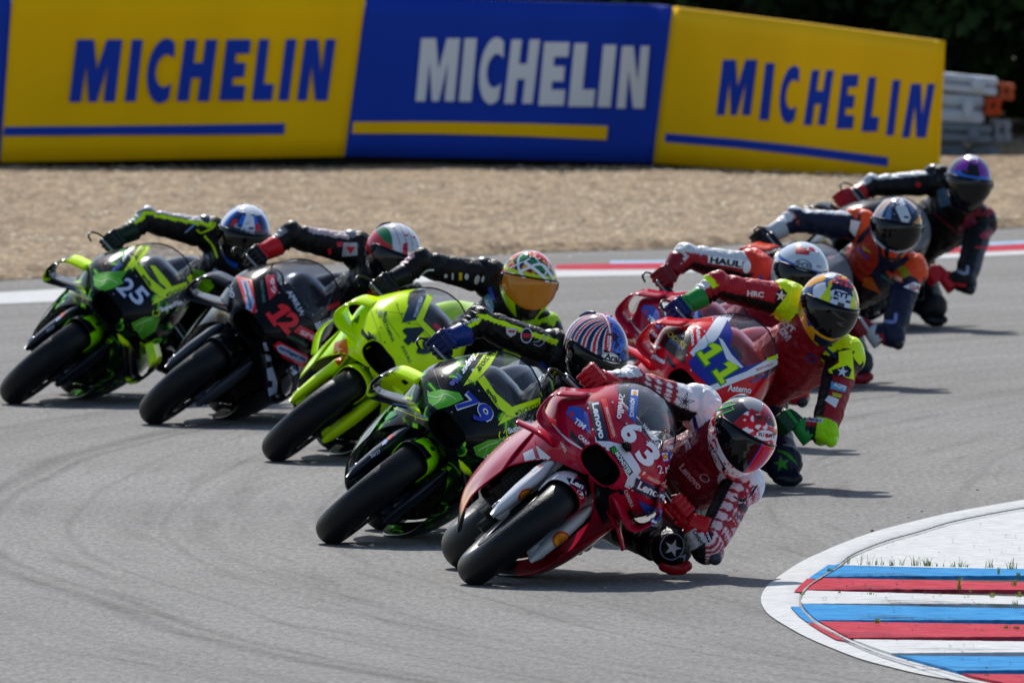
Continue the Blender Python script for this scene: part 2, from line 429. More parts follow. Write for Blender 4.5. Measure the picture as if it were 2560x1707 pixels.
def mottled(name, c1, c2, scale, rough=.9, bump=.6, bdist=.05, c3=None, stretch=None, spec=.2):
    m, t, b = principled(name); N = t.nodes; Lk = t.links
    geo = N.new('ShaderNodeNewGeometry'); src = geo.outputs['Position']
    if stretch:
        mp = N.new('ShaderNodeMapping'); mp.inputs['Scale'].default_value = stretch; Lk.new(src, mp.inputs[0]); src = mp.outputs[0]
    n = N.new('ShaderNodeTexNoise'); n.inputs['Scale'].default_value = scale; n.inputs['Detail'].default_value = 8; n.inputs['Roughness'].default_value = .7
    Lk.new(src, n.inputs['Vector'])
    rp = N.new('ShaderNodeValToRGB'); rp.color_ramp.elements[0].position = .34; rp.color_ramp.elements[1].position = .66
    rp.color_ramp.elements[0].color = (*C(c1), 1); rp.color_ramp.elements[1].color = (*C(c2), 1)
    Lk.new(n.outputs[0], rp.inputs[0]); out = rp.outputs[0]
    if c3:
        v = N.new('ShaderNodeTexVoronoi'); v.inputs['Scale'].default_value = scale * 2.4; Lk.new(src, v.inputs['Vector'])
        mx = N.new('ShaderNodeMix'); mx.data_type = 'RGBA'; mx.blend_type = 'MULTIPLY'; mx.inputs[0].default_value = .55
        Lk.new(out, mx.inputs[6]); 
        r2 = N.new('ShaderNodeValToRGB'); r2.color_ramp.elements[0].color = (1, 1, 1, 1); r2.color_ramp.elements[1].color = (*C(c3), 1)
        r2.color_ramp.elements[1].position = .9
        Lk.new(v.outputs['Distance'], r2.inputs[0]); Lk.new(r2.outputs[0], mx.inputs[7]); out = mx.outputs[2]
    Lk.new(out, b.inputs['Base Color']); b.inputs['Roughness'].default_value = rough; b.inputs['Specular IOR Level'].default_value = spec
    bp = N.new('ShaderNodeBump'); bp.inputs['Strength'].default_value = bump; bp.inputs['Distance'].default_value = bdist
    Lk.new(n.outputs[0], bp.inputs['Height']); Lk.new(bp.outputs[0], b.inputs['Normal'])
    return m
tag(mesh('ground', [(-900, -40, -.03), (900, -40, -.03), (900, 1900, -.03), (-900, 1900, -.03)], [(0, 1, 2, 3)],
         mottled('field', '#2f3a1a', '#4a5526', 1.2), smooth=False), kind='structure')
tag(mesh('track', [(-120, -30, 0), (160, -30, 0), (160, 170, 0), (-120, 170, 0)], [(0, 1, 2, 3)], asphalt_mat(), smooth=False), kind='structure')

# gravel bed: front edge follows the photo's edge line, beds back to the trees, slightly raised and lumpy
ge = [(-60, 281), (0, 280.5), (150, 272), (300, 265), (392, 261), (520, 253), (660, 249), (760, 243), (860, 238), (1024, 227), (1100, 222)]
gpts = [ground(x, y) for x, y in ge]
xl = np.array([p.x for p in gpts]); yl = np.array([p.y for p in gpts])
NX, NY = 260, 150
GX = np.linspace(-14, 14, NX); V = []
for i, x in enumerate(GX):
    y0 = float(np.interp(x, xl, yl)) if xl[0] < x < xl[-1] else (yl[0] if x < xl[0] else yl[-1])
    y0 += .12 * noise.noise(Vector((x * 1.3, 0, 0))) + .05 * noise.noise(Vector((x * 6, 3, 0)))
    for j in range(NY):
        t = j / (NY - 1); y = y0 + (185 - y0) * t ** 1.6
        e = min(1, (y - y0) / .5)
        V.append((x, y, .006 + .05 * e + e * (.02 * noise.noise(Vector((x * .7, y * .25, 1))) + .016 * noise.noise(Vector((x * 4, y * 1.4, 4))))))
tag(mesh('gravel', V, grid_faces(NX, NY), mottled('gravel', '#65523c', '#c6ad89', 9, .95, .9, .05, '#6c5c4a', (1, .26, 1))), kind='structure')
for sx in (-1, 1):
    tag(mesh('gravel_far', [(sx * 14, 99 if sx < 0 else 120, .03), (sx * 120, 99 if sx < 0 else 120, .03), (sx * 120, 185, .03), (sx * 14, 185, .03)], [(0, 1, 2, 3)] if sx > 0 else [(3, 2, 1, 0)],
             mottled('gravel_b', '#97836a', '#d6c2a4', 4.2)), kind='structure')

# loose stones lying on the gravel bed
rs = np.random.RandomState(11); NP = 34000
sx_ = rs.uniform(-6.2, 6.2, NP); y0_ = np.interp(sx_, xl, yl); sy_ = y0_ + .1 + (146 - y0_) * rs.uniform(0, 1, NP) ** 1.1
spill = rs.uniform(0, 1, NP) < .006; sy_[spill] = y0_[spill] - rs.exponential(.5, spill.sum())
sz_ = np.where(spill, .0, .055) + rs.uniform(-.008, .012, NP); rr_ = rs.uniform(.010, .024, NP); pan = rs.uniform(0, 6.28, NP)
V = []
for k in range(4):
    a = pan + k * 1.571; q = rr_ * rs.uniform(.7, 1.25, NP); V.append(np.stack([sx_ + q * np.cos(a), sy_ + q * np.sin(a), sz_], 1))
V.append(np.stack([sx_ + rr_ * .2, sy_, sz_ + rr_ * rs.uniform(.12, .42, NP)], 1))
V = np.stack(V, 1).reshape(-1, 3)
mo, to, bo = principled('stone'); go_ = to.nodes.new('ShaderNodeNewGeometry'); ro = to.nodes.new('ShaderNodeValToRGB')
for p_, c_ in ((0, '#7c6850'), (.4, '#b09a7a'), (.8, '#cdb794'), (1, '#eadcc0')):
    e_ = ro.color_ramp.elements[0] if p_ == 0 else (ro.color_ramp.elements[-1] if p_ == 1 else ro.color_ramp.elements.new(p_)); e_.color = (*C(c_), 1)
to.links.new(go_.outputs['Random Per Island'], ro.inputs[0]); to.links.new(ro.outputs[0], bo.inputs['Base Color']); bo.inputs['Roughness'].default_value = .9
tag(mesh('loose_stones', V, [tuple(5 * i + j for j in f) for i in range(NP) for f in ((0, 1, 4), (1, 2, 4), (2, 3, 4), (3, 0, 4))], mo, smooth=False), kind='stuff')

def strip(name, pts, mat, z=.004, th=.0):
    """pts: list of (x,y_top,y_bottom) in picture pixels on the ground"""
    V = []; F = []
    for i, (x, a, b_) in enumerate(pts):
        V += [ground(x, a, z), ground(x, b_, z)]
        if i: F.append((2 * i - 2, 2 * i - 1, 2 * i + 1, 2 * i))
    return mesh(name, V, F, mat, smooth=False)
M_WHITEPAINT = mottled('white_paint', '#bcbdbc', '#d4d4d2', 9, .95, .1, .002, '#dcdcdc', spec=.03)
M_KRED = mottled('red_paint', '#a83040', '#c84c5a', 7, .95, .1, .002, '#c8c8c8', spec=.03)
M_KBLUE = mottled('blue_paint', '#287cb8', '#4a9ad0', 7, .95, .1, .002, '#c8c8c8', spec=.03)
tag(strip('track_edge_line', [(-80, 295, 306), (0, 292, 303.5), (60, 288.5, 301), (160, 285, 297), (300, 279, 289), (400, 274, 283), (480, 270, 279), (560, 269, 276.5), (640, 269, 275), (658, 268.5, 274), (760, 262, 268), (900, 255, 260), (1024, 249.5, 254), (1110, 245, 249)],
          M_WHITEPAINT), kind='structure')
tag(strip('kerb_paint_red', [(556, 264.3, 269.2), (600, 263.2, 269.2), (660, 262.3, 268.6), (760, 256, 262.2), (900, 249.5, 255.2), (985, 245.8, 251.2), (1024, 243, 249.6), (1110, 238, 245)], M_KRED, .006), kind='structure')
tag(strip('kerb_paint_blue', [(610, 260.6, 263.2), (660, 260.2, 262.3), (760, 254, 256), (900, 247, 249.5), (1024, 240.5, 243), (1110, 236, 238)], mottled('pale_blue_paint', '#7da4c8', '#a9c4de', 7), .006), kind='structure')

# inside kerb, bottom right
def kp(x, y, z=0.0): return ground(*zf('K', x, y), z)
outer = [(2700, 60), (2165, 155), (1900, 200), (1600, 255), (1300, 325), (1000, 405), (750, 495), (600, 560), (450, 630), (300, 725), (200, 800), (150, 860), (130, 920), (145, 980), (200, 1050), (350, 1145), (500, 1225), (700, 1310), (900, 1385), (1100, 1440), (1350, 1500), (1600, 1545), (1750, 1568), (2300, 1650), (2900, 1720)]
inner = [(2700, 130), (2165, 215), (1900, 262), (1600, 325), (1350, 400), (1100, 470), (850, 570), (740, 650), (650, 705), (560, 760), (490, 812), (450, 860), (432, 920), (450, 985), (510, 1050), (570, 1105), (700, 1178), (820, 1243), (1000, 1320), (1200, 1385), (1500, 1470), (1680, 1520), (1800, 1560), (2300, 1665), (2900, 1760)]
O = cr(outer, 140); I = cr(inner, 140)
V = []
for o_, i_ in zip(O, I):
    a = ground(*zf('K', *o_)); b_ = ground(*zf('K', *i_))
    for t in (0, .12, .5, .96): 
        p = a.lerp(b_, t); V.append((p.x, p.y, .005 + .005 * min(1, t * 3)))
    V.append((b_.x, b_.y, .004))
tag(mesh('kerb_edge', V, [f[::-1] for f in grid_faces(140, 5)], M_WHITEPAINT, smooth=True), kind='structure')
# white inner field
Ipoly = cr(inner, 90)
def ypair(xx):
    """upper and lower crack line y at picture x"""
    k = int(np.argmin(Ipoly[:, 0])); up = Ipoly[:k + 1][::-1]; lo = Ipoly[k:]
    return float(np.interp(xx, up[:, 0], up[:, 1])), float(np.interp(xx, lo[:, 0], lo[:, 1]))
V = []; F = []; xs = np.linspace(742, 2700, 60)
for i, x in enumerate(xs):
    top = ypair(x)[0]; bot = 652 + (x - 742) * .026
    top = min(top, bot - 2)
    for t in (0, .33, .66, 1): V.append(kp(x, top + (bot - top) * t, .012))
F = [f[::-1] for f in grid_faces(60, 4)]
tag(mesh('kerb_apron', V, F, M_WHITEPAINT, smooth=False), kind='structure')
# saw-tooth stripes: each has a raised near edge whose riser is in shade
rows = [(652, 690, 765, 778, M_KBLUE), (765, 804, 865, 888, M_KRED), (865, 915, 972, 1000, M_WHITEPAINT), (972, 1006, 1103, 1122, M_KBLUE),
        (1103, 1130, 1240, 1252, M_KRED), (1240, 1262, 1365, 1372, M_WHITEPAINT), (1365, 1378, 1505, 1510, M_KBLUE), (1505, 1516, 1640, 1650, M_KRED), (1640, 1655, 1790, 1800, M_WHITEPAINT)]
M_SOIL = mottled('soil', '#16140f', '#34302a', 14)
V = []; F = [(0, 1, 2, 3)]
tag(mesh('kerb_bed', [kp(560, 640, .006), kp(2900, 640, .006), kp(2900, 1760, .006), kp(1800, 1566, .006), kp(1200, 1387, .006), kp(700, 1182, .006), kp(440, 940, .006)], [(0, 6, 5, 4, 3, 2, 1)], M_SOIL, smooth=False), kind='structure')
for r_i, (yl0, yr0, yl1, yr1, mt) in enumerate(rows):
    V = []; F = []; n = 70
    for i in range(n):
        x = 432 + (2900 - 432) * (i / (n - 1)) ** 1.5
        f = (x - 432) / (2165 - 432)
        ya = yl0 + (yr0 - yl0) * f; yb = yl1 + (yr1 - yl1) * f
        u, l = ypair(max(x, 433))
        ya += 2.6 * noise.noise(Vector((x * .013, r_i * 7, 1))); yb += 2.6 * noise.noise(Vector((x * .013, r_i * 7 + 3, 1)))
        if yb < u or ya > l: continue
        a_, b2 = max(ya, u), min(yb, l)
        if b2 - a_ < 1: continue
        z1 = .012 + .011 * min(1, max(0, f)) ** .8 + .0012 * noise.noise(Vector((x * .02, r_i, 0)))
        base = len(V)
        for t in (0, .45, .5, .97, 1):
            p = kp(x, a_ + (b2 - a_) * t)
            zz = .010 + (z1 - .010) * t - (.002 * min(1, f * 2) if t == .5 else 0)
            V.append((p.x, p.y, zz))
        p = kp(x, b2); V.append((p.x, p.y - .01, .004))
        if base: F += [(base - 6 + k, base + k, base + k + 1, base - 5 + k) for k in range(5)]
    if F: tag(mesh('kerb_stripe', V, [f[::-1] for f in F], mt, smooth=False), kind='structure')
# worn cracks along the stripes and specks of rubber on the paint
V = []; F = []; rg = random.Random(9)
for r_i, (yl0, yr0, yl1, yr1, mt) in enumerate(rows):
    for q in range(3):
        fr0 = rg.uniform(.35, .6); x0 = rg.uniform(600, 1500); x1 = x0 + rg.uniform(300, 1100); n = 24
        for i in range(n):
            x = x0 + (x1 - x0) * i / (n - 1); f = (x - 432) / 1733; ya = yl0 + (yr0 - yl0) * f; yb = yl1 + (yr1 - yl1) * f
            u, l = ypair(x); y = ya + (yb - ya) * (fr0 + .02 * noise.noise(Vector((x * .02, q, r_i)))); y = min(max(y, u), l)
            wd = (1.2 + 2.2 * abs(noise.noise(Vector((x * .03, q * 3, r_i))))) * math.sin(math.pi * (i + .3) / n)
            zz = .0125 + .012 * min(1, max(0, f)) * fr0 + .006
            a = kp(x, y - wd, zz); b_ = kp(x, y + wd, zz); V += [a[:], b_[:]]
            if i: k = len(V); F.append((k - 4, k - 2, k - 1, k - 3))
for _ in range(170):
    x = rg.uniform(600, 2165); y = rg.uniform(300, 1560); u, l = ypair(x)
    if not (u + 20 < y < l - 20): continue
    a = kp(x, y, .021); b0 = len(V); r0 = rg.uniform(.002, .006)
    for k in range(6): V.append((a.x + r0 * rg.uniform(.5, 1.4) * math.cos(k), a.y + r0 * 5 * math.sin(k), a.z))
    F.append(tuple(range(b0, b0 + 6)))
tag(mesh('kerb_wear', V, F, mottled('wear', '#1c2230', '#4a5260', 20, .9, .1, .002, spec=.02), smooth=False), kind='structure')
# painted pads between the crack and the white edge
for pts, mt in (([(500, 752), (650, 650), (733, 652), (563, 762)], M_KBLUE), ([(385, 856), (440, 800), (490, 755), (562, 764), (490, 815), (452, 858)], M_KRED),
                ([(357, 970), (452, 975), (505, 1045), (572, 1103), (490, 1092), (420, 1040)], M_KBLUE), ([(490, 1095), (575, 1106), (700, 1180), (820, 1243), (710, 1225), (600, 1165)], M_KRED)):
    vv = [kp(x, y, .0155) for x, y in pts]
    tag(mesh('kerb_pad', vv, [tuple(range(len(vv)))[::-1]], mt, smooth=False), kind='structure')
# dry crack and weeds
cr_pts = [kp(x, y, .02) for x, y in cr(inner, 160)[:110]]
V = []; F = []
for i, p in enumerate(cr_pts):
    wd = .012 + .012 * abs(noise.noise(Vector((i * .5, 0, 0))))
    V += [(p.x - wd * .25, p.y, .0165), (p.x + wd * .3, p.y, .0165)]
    if i: F.append((2 * i - 2, 2 * i - 1, 2 * i + 1, 2 * i))
tag(mesh('kerb_joint', V, F, mottled('joint', '#7c7a74', '#aeaca4', 20), smooth=False), kind='structure')
V = []; F = []
rg = random.Random(3)
def blade(p, h, lean, wd):
    a = rg.uniform(0, 6.28); dx, dy = math.cos(a) * lean, math.sin(a) * lean
    px_, py_ = -math.sin(a) * wd, math.cos(a) * wd; b0 = len(V)
    for k, t in enumerate((0, .5, .85)):
        q = (p.x + dx * t * t * h, p.y + dy * t * t * h, p.z + h * t); s = 1 - t * .6
        V.append((q[0] - px_ * s, q[1] - py_ * s, q[2])); V.append((q[0] + px_ * s, q[1] + py_ * s, q[2]))
    V.append((p.x + dx * h, p.y + dy * h, p.z + h))
    F.extend([(b0, b0 + 1, b0 + 3, b0 + 2), (b0 + 2, b0 + 3, b0 + 5, b0 + 4), (b0 + 4, b0 + 5, b0 + 6)])
tufts = [(800, 645, 5, .07), (910, 650, 3, .1), (970, 650, 5, .1), (1025, 652, 5, .07), (1070, 652, 3, .08), (1140, 656, 14, .055), (1215, 655, 4, .09), (1310, 657, 5, .09), (1345, 657, 5, .09), (1410, 660, 9, .08), (1440, 660, 9, .075), (1495, 662, 4, .06), (1540, 663, 3, .08), (1615, 667, 8, .06),
         (1675, 667, 9, .08), (1720, 668, 6, .03), (1890, 672, 7, .07), (1920, 673, 4, .07), (1968, 720, 10, .06), (2060, 684, 8, .1), (2085, 684, 4, .08), (665, 700, 14, .04), (1665, 840, 12, .12), (800, 818, 4, .02), (930, 815, 4, .03), (735, 868, 5, .02), (980, 878, 8, .025), (450, 880, 10, .03),
         (1030, 1100, 26, .045), (1100, 1105, 5, .02), (1720, 905, 4, .03), (1915, 900, 12, .04), (2090, 810, 12, .06), (2090, 965, 10, .05), (2030, 1140, 14, .03), (2110, 1145, 14, .03), (1880, 1505, 12, .015), (1750, 860, 6, .03), (2130, 900, 12, .05), (2120, 740, 10, .04)]
for x, y, n, h in tufts:
    for _ in range(int(n * 1.8)):
        p = kp(x + rg.gauss(0, 10), y + rg.uniform(-2, 2), .02); blade(p, h * rg.uniform(.35, 1.2) * .44, rg.uniform(.1, .9), .0015)
tag(mesh('grass_tufts', V, F, mottled('grass', '#5e8c1c', '#b4be50', 30, .6)), kind='stuff')
# rubber crumbs on the track
V = []; F = []
def crumb(p, s):
    b0 = len(V); n = 6
    for k in range(n):
        a = 6.283 * k / n; q = s * rg.uniform(.6, 1.2); V.append((p.x + q * math.cos(a), p.y + q * 2 * math.sin(a), .003))
    V.append((p.x, p.y, s * .8)); F.extend([(b0 + k, b0 + (k + 1) % n, b0 + n) for k in range(n)])
for x, y, s in [(990, 395, .022), (1375, 243, .015), (1270, 292, .012), (1805, 78, .016), (880, 275, .01), (345, 158, .01), (125, 260, .012), (720, 525, .01), (490, 630, .01), (375, 733, .01), (1945, 628, .01), (1670, 353, .008), (645, 1168, .008), (820, 760, .007)]: crumb(kp(x, y), s * .6)
for _ in range(260):
    crumb(ground(rg.uniform(0, 1024), rg.uniform(330, 682)), rg.uniform(.002, .006))
tag(mesh('rubber_crumbs', V, F, M_CRUMB, smooth=False), kind='stuff')

# ------------------------------------------------------------------ advertising banners on the barrier
BY = 146.0
def bp3(x, y, Y): return at_y(x, y, Y)
top = [(-60, -12), (0, -10), (366, -2), (655, 4.5), (943, 41)]
bot = [(-60, 163), (0, 162.5), (344, 156), (655, 163), (937, 185)]
# parametric banner wall: s = picture x along the wall, t = 0 bottom .. 1 top
def wall_Y(x): return 146.0 if x < 655 else 146.0 - (x - 655) / 288 * 3.0
def topy(x): return float(np.interp(x, [-200, 0, 366, 655, 800, 943], [-10, -8, -4, 4.5, 22, 41]))
def boty(x): return float(np.interp(x, [-200, 0, 344, 500, 655, 800, 943], [166, 162, 156, 158.5, 163, 173.5, 185.5]))
def wall(x, y, push=0.0):
    Y = wall_Y(x) - push; return at_y(x, y, Y)
def banner_mat(hexc):
    m, t, b = principled('banner_vinyl'); N = t.nodes; Lk = t.links
    geo = N.new('ShaderNodeNewGeometry'); n = N.new('ShaderNodeTexNoise'); n.inputs['Scale'].default_value = 1.1; n.inputs['Detail'].default_value = 4
    mp = N.new('ShaderNodeMapping'); mp.inputs['Scale'].default_value = (1.6, 1, .5); Lk.new(geo.outputs['Position'], mp.inputs[0]); Lk.new(mp.outputs[0], n.inputs['Vector'])
    mx = N.new('ShaderNodeMix'); mx.data_type = 'RGBA'; c = C(hexc)
    mx.inputs[6].default_value = (*[v * .84 for v in c], 1); mx.inputs[7].default_value = (*[v * 1.12 for v in c], 1)
    Lk.new(n.outputs[0], mx.inputs[0]); Lk.new(mx.outputs[2], b.inputs['Base Color'])
    b.inputs['Roughness'].default_value = .7; b.inputs['Specular IOR Level'].default_value = .12
    bp = N.new('ShaderNodeBump'); bp.inputs['Strength'].default_value = .35; bp.inputs['Distance'].default_value = .03
    Lk.new(n.outputs[0], bp.inputs['Height']); Lk.new(bp.outputs[0], b.inputs['Normal'])
    return m
M_YEL = banner_mat('#ffc400'); M_BLU = banner_mat('#1a3fae'); M_WHT = banner_mat('#e0e2e6')
def shear_x(xb, xt, x_, y_):  # slanted seam
    return xb + (xt - xb) * (1 - (y_ - topy(x_)) / (boty(x_) - topy(x_)))
def banner(name, xl_b, xl_t, xr_b, xr_t, mt, label):
    n = 40; V = []; F = []
    for j in range(9):
        t = j / 8
        for i in range(n + 1):
            u = i / n; x = (xl_b + (xr_b - xl_b) * u) * (1 - t) + (xl_t + (xr_t - xl_t) * u) * t
            y = boty(x) * (1 - t) + topy(x) * t
            wv = .012 * noise.noise(Vector((x * .02, t * 2, 0)))
            V.append(wall(x, y, .05 + wv))
    F = grid_faces(9, n + 1)
    o = mesh(name, V, F, mt, smooth=True)
    m = o.modifiers.new('thickness', 'SOLIDIFY'); m.thickness = .03; m.offset = 0
    return tag(o, label, 'banner', 'advertising banners on the tyre barrier')
bn1 = banner('advertising_banner', 0.5, 12.5, 344.5, 366, M_YEL, 'yellow trackside banner with slanted ends and blue lettering, at the left of the barrier')
bn2 = banner('advertising_banner', 345, 366.5, 653.5, 674, M_BLU, 'blue trackside banner with white lettering over a yellow bar, between two yellow banners')
bn3 = banner('advertising_banner', 654, 674.5, 937, 943.5, M_YEL, 'yellow trackside banner turned away at the right end of the barrier')
bn0 = banner('advertising_banner', -300, -290, 0, 12, M_BLU, 'blue trackside banner of which only a corner shows at the left frame edge')
# heavy italic capitals drawn as polygons in a unit box (x right, y up)
def glyph(ch):
    if ch == 'I': return [[(.0, 0), (1, 0), (1, 1), (0, 1)]], .22
    if ch == 'L': return [[(0, 0), (1, 0), (1, .27), (.5, .27), (.5, 1), (0, 1)]], .42
    if ch == 'E': return [[(0, 0), (1, 0), (1, .25), (.45, .25), (.45, .38), (.9, .38), (.9, .62), (.45, .62), (.45, .77), (1, .77), (1, 1), (0, 1)]], .46
    if ch == 'H': return [[(0, 0), (.36, 0), (.36, .38), (.64, .38), (.64, 0), (1, 0), (1, 1), (.64, 1), (.64, .62), (.36, .62), (.36, 1), (0, 1)]], .62
    if ch == 'N': return [[(0, 0), (.32, 0), (.32, .6), (.6, 0), (1, 0), (1, 1), (.68, 1), (.68, .42), (.42, 1), (0, 1)]], .62
    if ch == 'M': return [[(0, 0), (.25, 0), (.27, .62), (.42, 0), (.6, 0), (.75, .62), (.75, 0), (1, 0), (1, 1), (.66, 1), (.52, .5), (.38, 1), (0, 1)]], .86
    if ch == 'C':
        P = [(.58 + .58 * math.cos(a), .5 + .53 * math.sin(a)) for a in np.linspace(math.radians(58), math.radians(302), 18)]
        Q = [(.66 + .36 * math.cos(a), .5 + .27 * math.sin(a)) for a in np.linspace(math.radians(285), math.radians(75), 12)]
        return [P + [(.92, .3)] + Q + [(.92, .7)]], .56
def banner_text(parent, letters, mt, bar, barmt, fr):
    """letters: (char, xl_bottom, xr_bottom, ybot, ytop, slant px) in picture pixels of frame fr"""
    VV = []; FF = []
    for ch, xa, xb, yb, yt, sl in letters:
        for P in glyph(ch)[0]:
            T = tessellate_polygon([[Vector((x, y, 0)) for x, y in P]])
            b0 = len(VV)
            for x, y in P:
                X, Yp = zf(fr, xa + (xb - xa) * x + sl * y, yb + (yt - yb) * y)
                VV.append(wall(X, Yp, .086))
            FF += [tuple(b0 + i for i in t) for t in T]
    mesh('lettering', VV, FF, mt, parent, smooth=False)
    VV = [wall(*zf(fr, x, y), .086) for x, y in bar]; n = len(bar) // 2
    FF = [(i, i + 1, 2 * n - 2 - i, 2 * n - 1 - i) for i in range(n - 1)]
    mesh('underline', VV, FF, barmt, parent, smooth=False)
banner_text(bn1, [('M', 452, 750, 665, 258, 50), ('I', 815, 885, 662, 258, 48), ('C', 940, 1120, 662, 262, 45), ('H', 1155, 1365, 660, 258, 55), ('E', 1432, 1590, 656, 258, 50), ('L', 1645, 1775, 656, 256, 48), ('I', 1818, 1885, 656, 256, 52), ('N', 1940, 2138, 656, 256, 55)],
            M_BLU, [(20, 885), (700, 880), (1300, 878), (1855, 875), (1862, 805), (1300, 815), (700, 822), (28, 828)], M_BLU, 'B1')
banner_text(bn2, [('M', 572, 825, 660, 250, 38), ('I', 855, 935, 662, 250, 38), ('C', 970, 1130, 668, 255, 40), ('H', 1150, 1335, 675, 258, 50), ('E', 1375, 1540, 688, 275, 38), ('L', 1570, 1735, 695, 282, 40), ('I', 1760, 1845, 698, 292, 40), ('N', 1885, 2065, 706, 300, 36)],
            M_WHT, [(158, 870), (700, 872), (1300, 888), (1820, 912), (1828, 822), (1300, 806), (700, 795), (165, 795)], M_YEL, 'B2')
banner_text(bn3, [('M', 465, 675, 705, 365, 42), ('I', 728, 785, 735, 385, 40), ('C', 838, 955, 745, 410, 38), ('H', 1000, 1135, 765, 428, 52), ('E', 1198, 1300, 788, 455, 40), ('L', 1355, 1450, 805, 470, 44), ('I', 1505, 1552, 828, 490, 42), ('N', 1602, 1750, 842, 512, 58)],
            M_BLU, [(150, 868), (600, 905), (1000, 950), (1515, 1018), (1520, 962), (1000, 895), (600, 852), (155, 815)], M_BLU, 'B3')
# tyre barrier behind the banners with its dark belt, on the gravel
V = []; F = []
n = 60; xs = np.linspace(-300, 936, n)
prof = [(0.10, -6, 0), (.10, 0, 1), (1.5, 0, 1), (1.5, -6, 0)]
for x in xs:
    gb = ground(x, float(np.interp(x, [-300, 0, 344, 655, 937], [176, 173, 170, 175, 190])), .03)
    tp = wall(x, topy(x) + 5)
    Y0 = wall_Y(x)
    X0 = at_y(x, 160, Y0).x
    for dy, _, k in prof: V.append((X0, Y0 + dy, 0.0 if not k else tp.z - .04))
F = grid_faces(n, 4)
F += [tuple(range(4)), tuple(range((n - 1) * 4, n * 4))[::-1]]
tag(mesh('tyre_barrier', V, F, flat('#0d0f12', .6), smooth=False), 'low dark tyre barrier standing on the gravel behind the banners', 'barrier')
# stacked white barrier blocks with orange ends, beyond the banner
def blk(label, x0, y0, x1, y1, Y, dep, hexc, rot=0.0):
    """plastic barrier block, sunk grooves and end lugs"""
    a = at_y(*zf('B3', x0, y1), Y); b_ = at_y(*zf('B3', x1, y0), Y)
    sx = b_.x - a.x; sz = b_.z - a.z; cx = (a.x + b_.x) / 2; cz = (a.z + b_.z) / 2
    parts = [box(0, 0, sz * .28, sx, dep, sz * .4, .18), box(0, 0, -sz * .27, sx, dep * 1.15, sz * .42, .18), box(0, 0, 0, sx * .94, dep * .8, sz * .3, .1)]
    k = max(2, int(sx / .35))
    for i in range(k): parts.append(box(-sx / 2 + (i + .5) * sx / k, -dep * .52, -sz * .02, sx / k * .35, dep * .2, sz * .7, .2))
    V, F = join(parts); rt = Matrix.Rotation(rot, 4, 'Y')
    o = mesh('plastic_barrier_block', V, F, flat(hexc, .5), smooth=False, mw=Matrix.Translation((cx, Y, cz)) @ rt)
    return tag(o, label, 'barrier block', 'plastic barrier blocks stacked behind the banner end')
blk('long white plastic barrier block on top of the stack right of the yellow banner', 1700, 450, 2185, 560, 150, .5, '#c9d0d6', .1)
blk('white plastic barrier block second from the top of the stack', 1700, 565, 2105, 745, 150, .5, '#c3cbd3', .06)
blk('orange plastic barrier block at the end of the top row', 2185, 505, 2290, 610, 150.2, .45, '#c8603a', .1)
blk('orange barrier block standing upright under the top row', 2105, 590, 2210, 705, 149.9, .4, '#c24a1e', .06)
blk('grey barrier block in the middle of the stack', 1700, 750, 2150, 860, 150, .55, '#7d868e', .06)
blk('pale barrier block at the right end of the middle row', 2150, 730, 2270, 870, 150.1, .45, '#9aa0a6', 0)
blk('grey barrier block low in the stack beside the banner edge', 1700, 865, 1990, 1160, 150, .55, '#6f767d', 0)
blk('narrow white barrier block behind the purple helmet', 2000, 875, 2200, 1160, 150.1, .45, '#8d949b', 0)
blk('small white barrier block on the gravel at the far right of the stack', 2170, 1000, 2290, 1160, 149.6, .5, '#a9afb5', 0)

# ------------------------------------------------------------------ trees
def leaf_mat():
    m, t, b = principled('foliage'); N = t.nodes; Lk = t.links
    geo = N.new('ShaderNodeNewGeometry'); n = N.new('ShaderNodeTexNoise'); n.inputs['Scale'].default_value = 1.3; n.inputs['Detail'].default_value = 3
    Lk.new(geo.outputs['Position'], n.inputs['Vector'])
    rp = N.new('ShaderNodeValToRGB'); rp.color_ramp.elements[0].color = (.006, .016, .005, 1); rp.color_ramp.elements[1].color = (.03, .062, .012, 1)
    rp.color_ramp.elements[0].position = .38; rp.color_ramp.elements[1].position = .68
    Lk.new(n.outputs[0], rp.inputs[0]); Lk.new(rp.outputs[0], b.inputs['Base Color']); b.inputs['Roughness'].default_value = .6
    b.inputs['Specular IOR Level'].default_value = .2
    return m
M_LEAF = leaf_mat(); M_BARK = mottled('bark', '#241c14', '#40342a', 9)
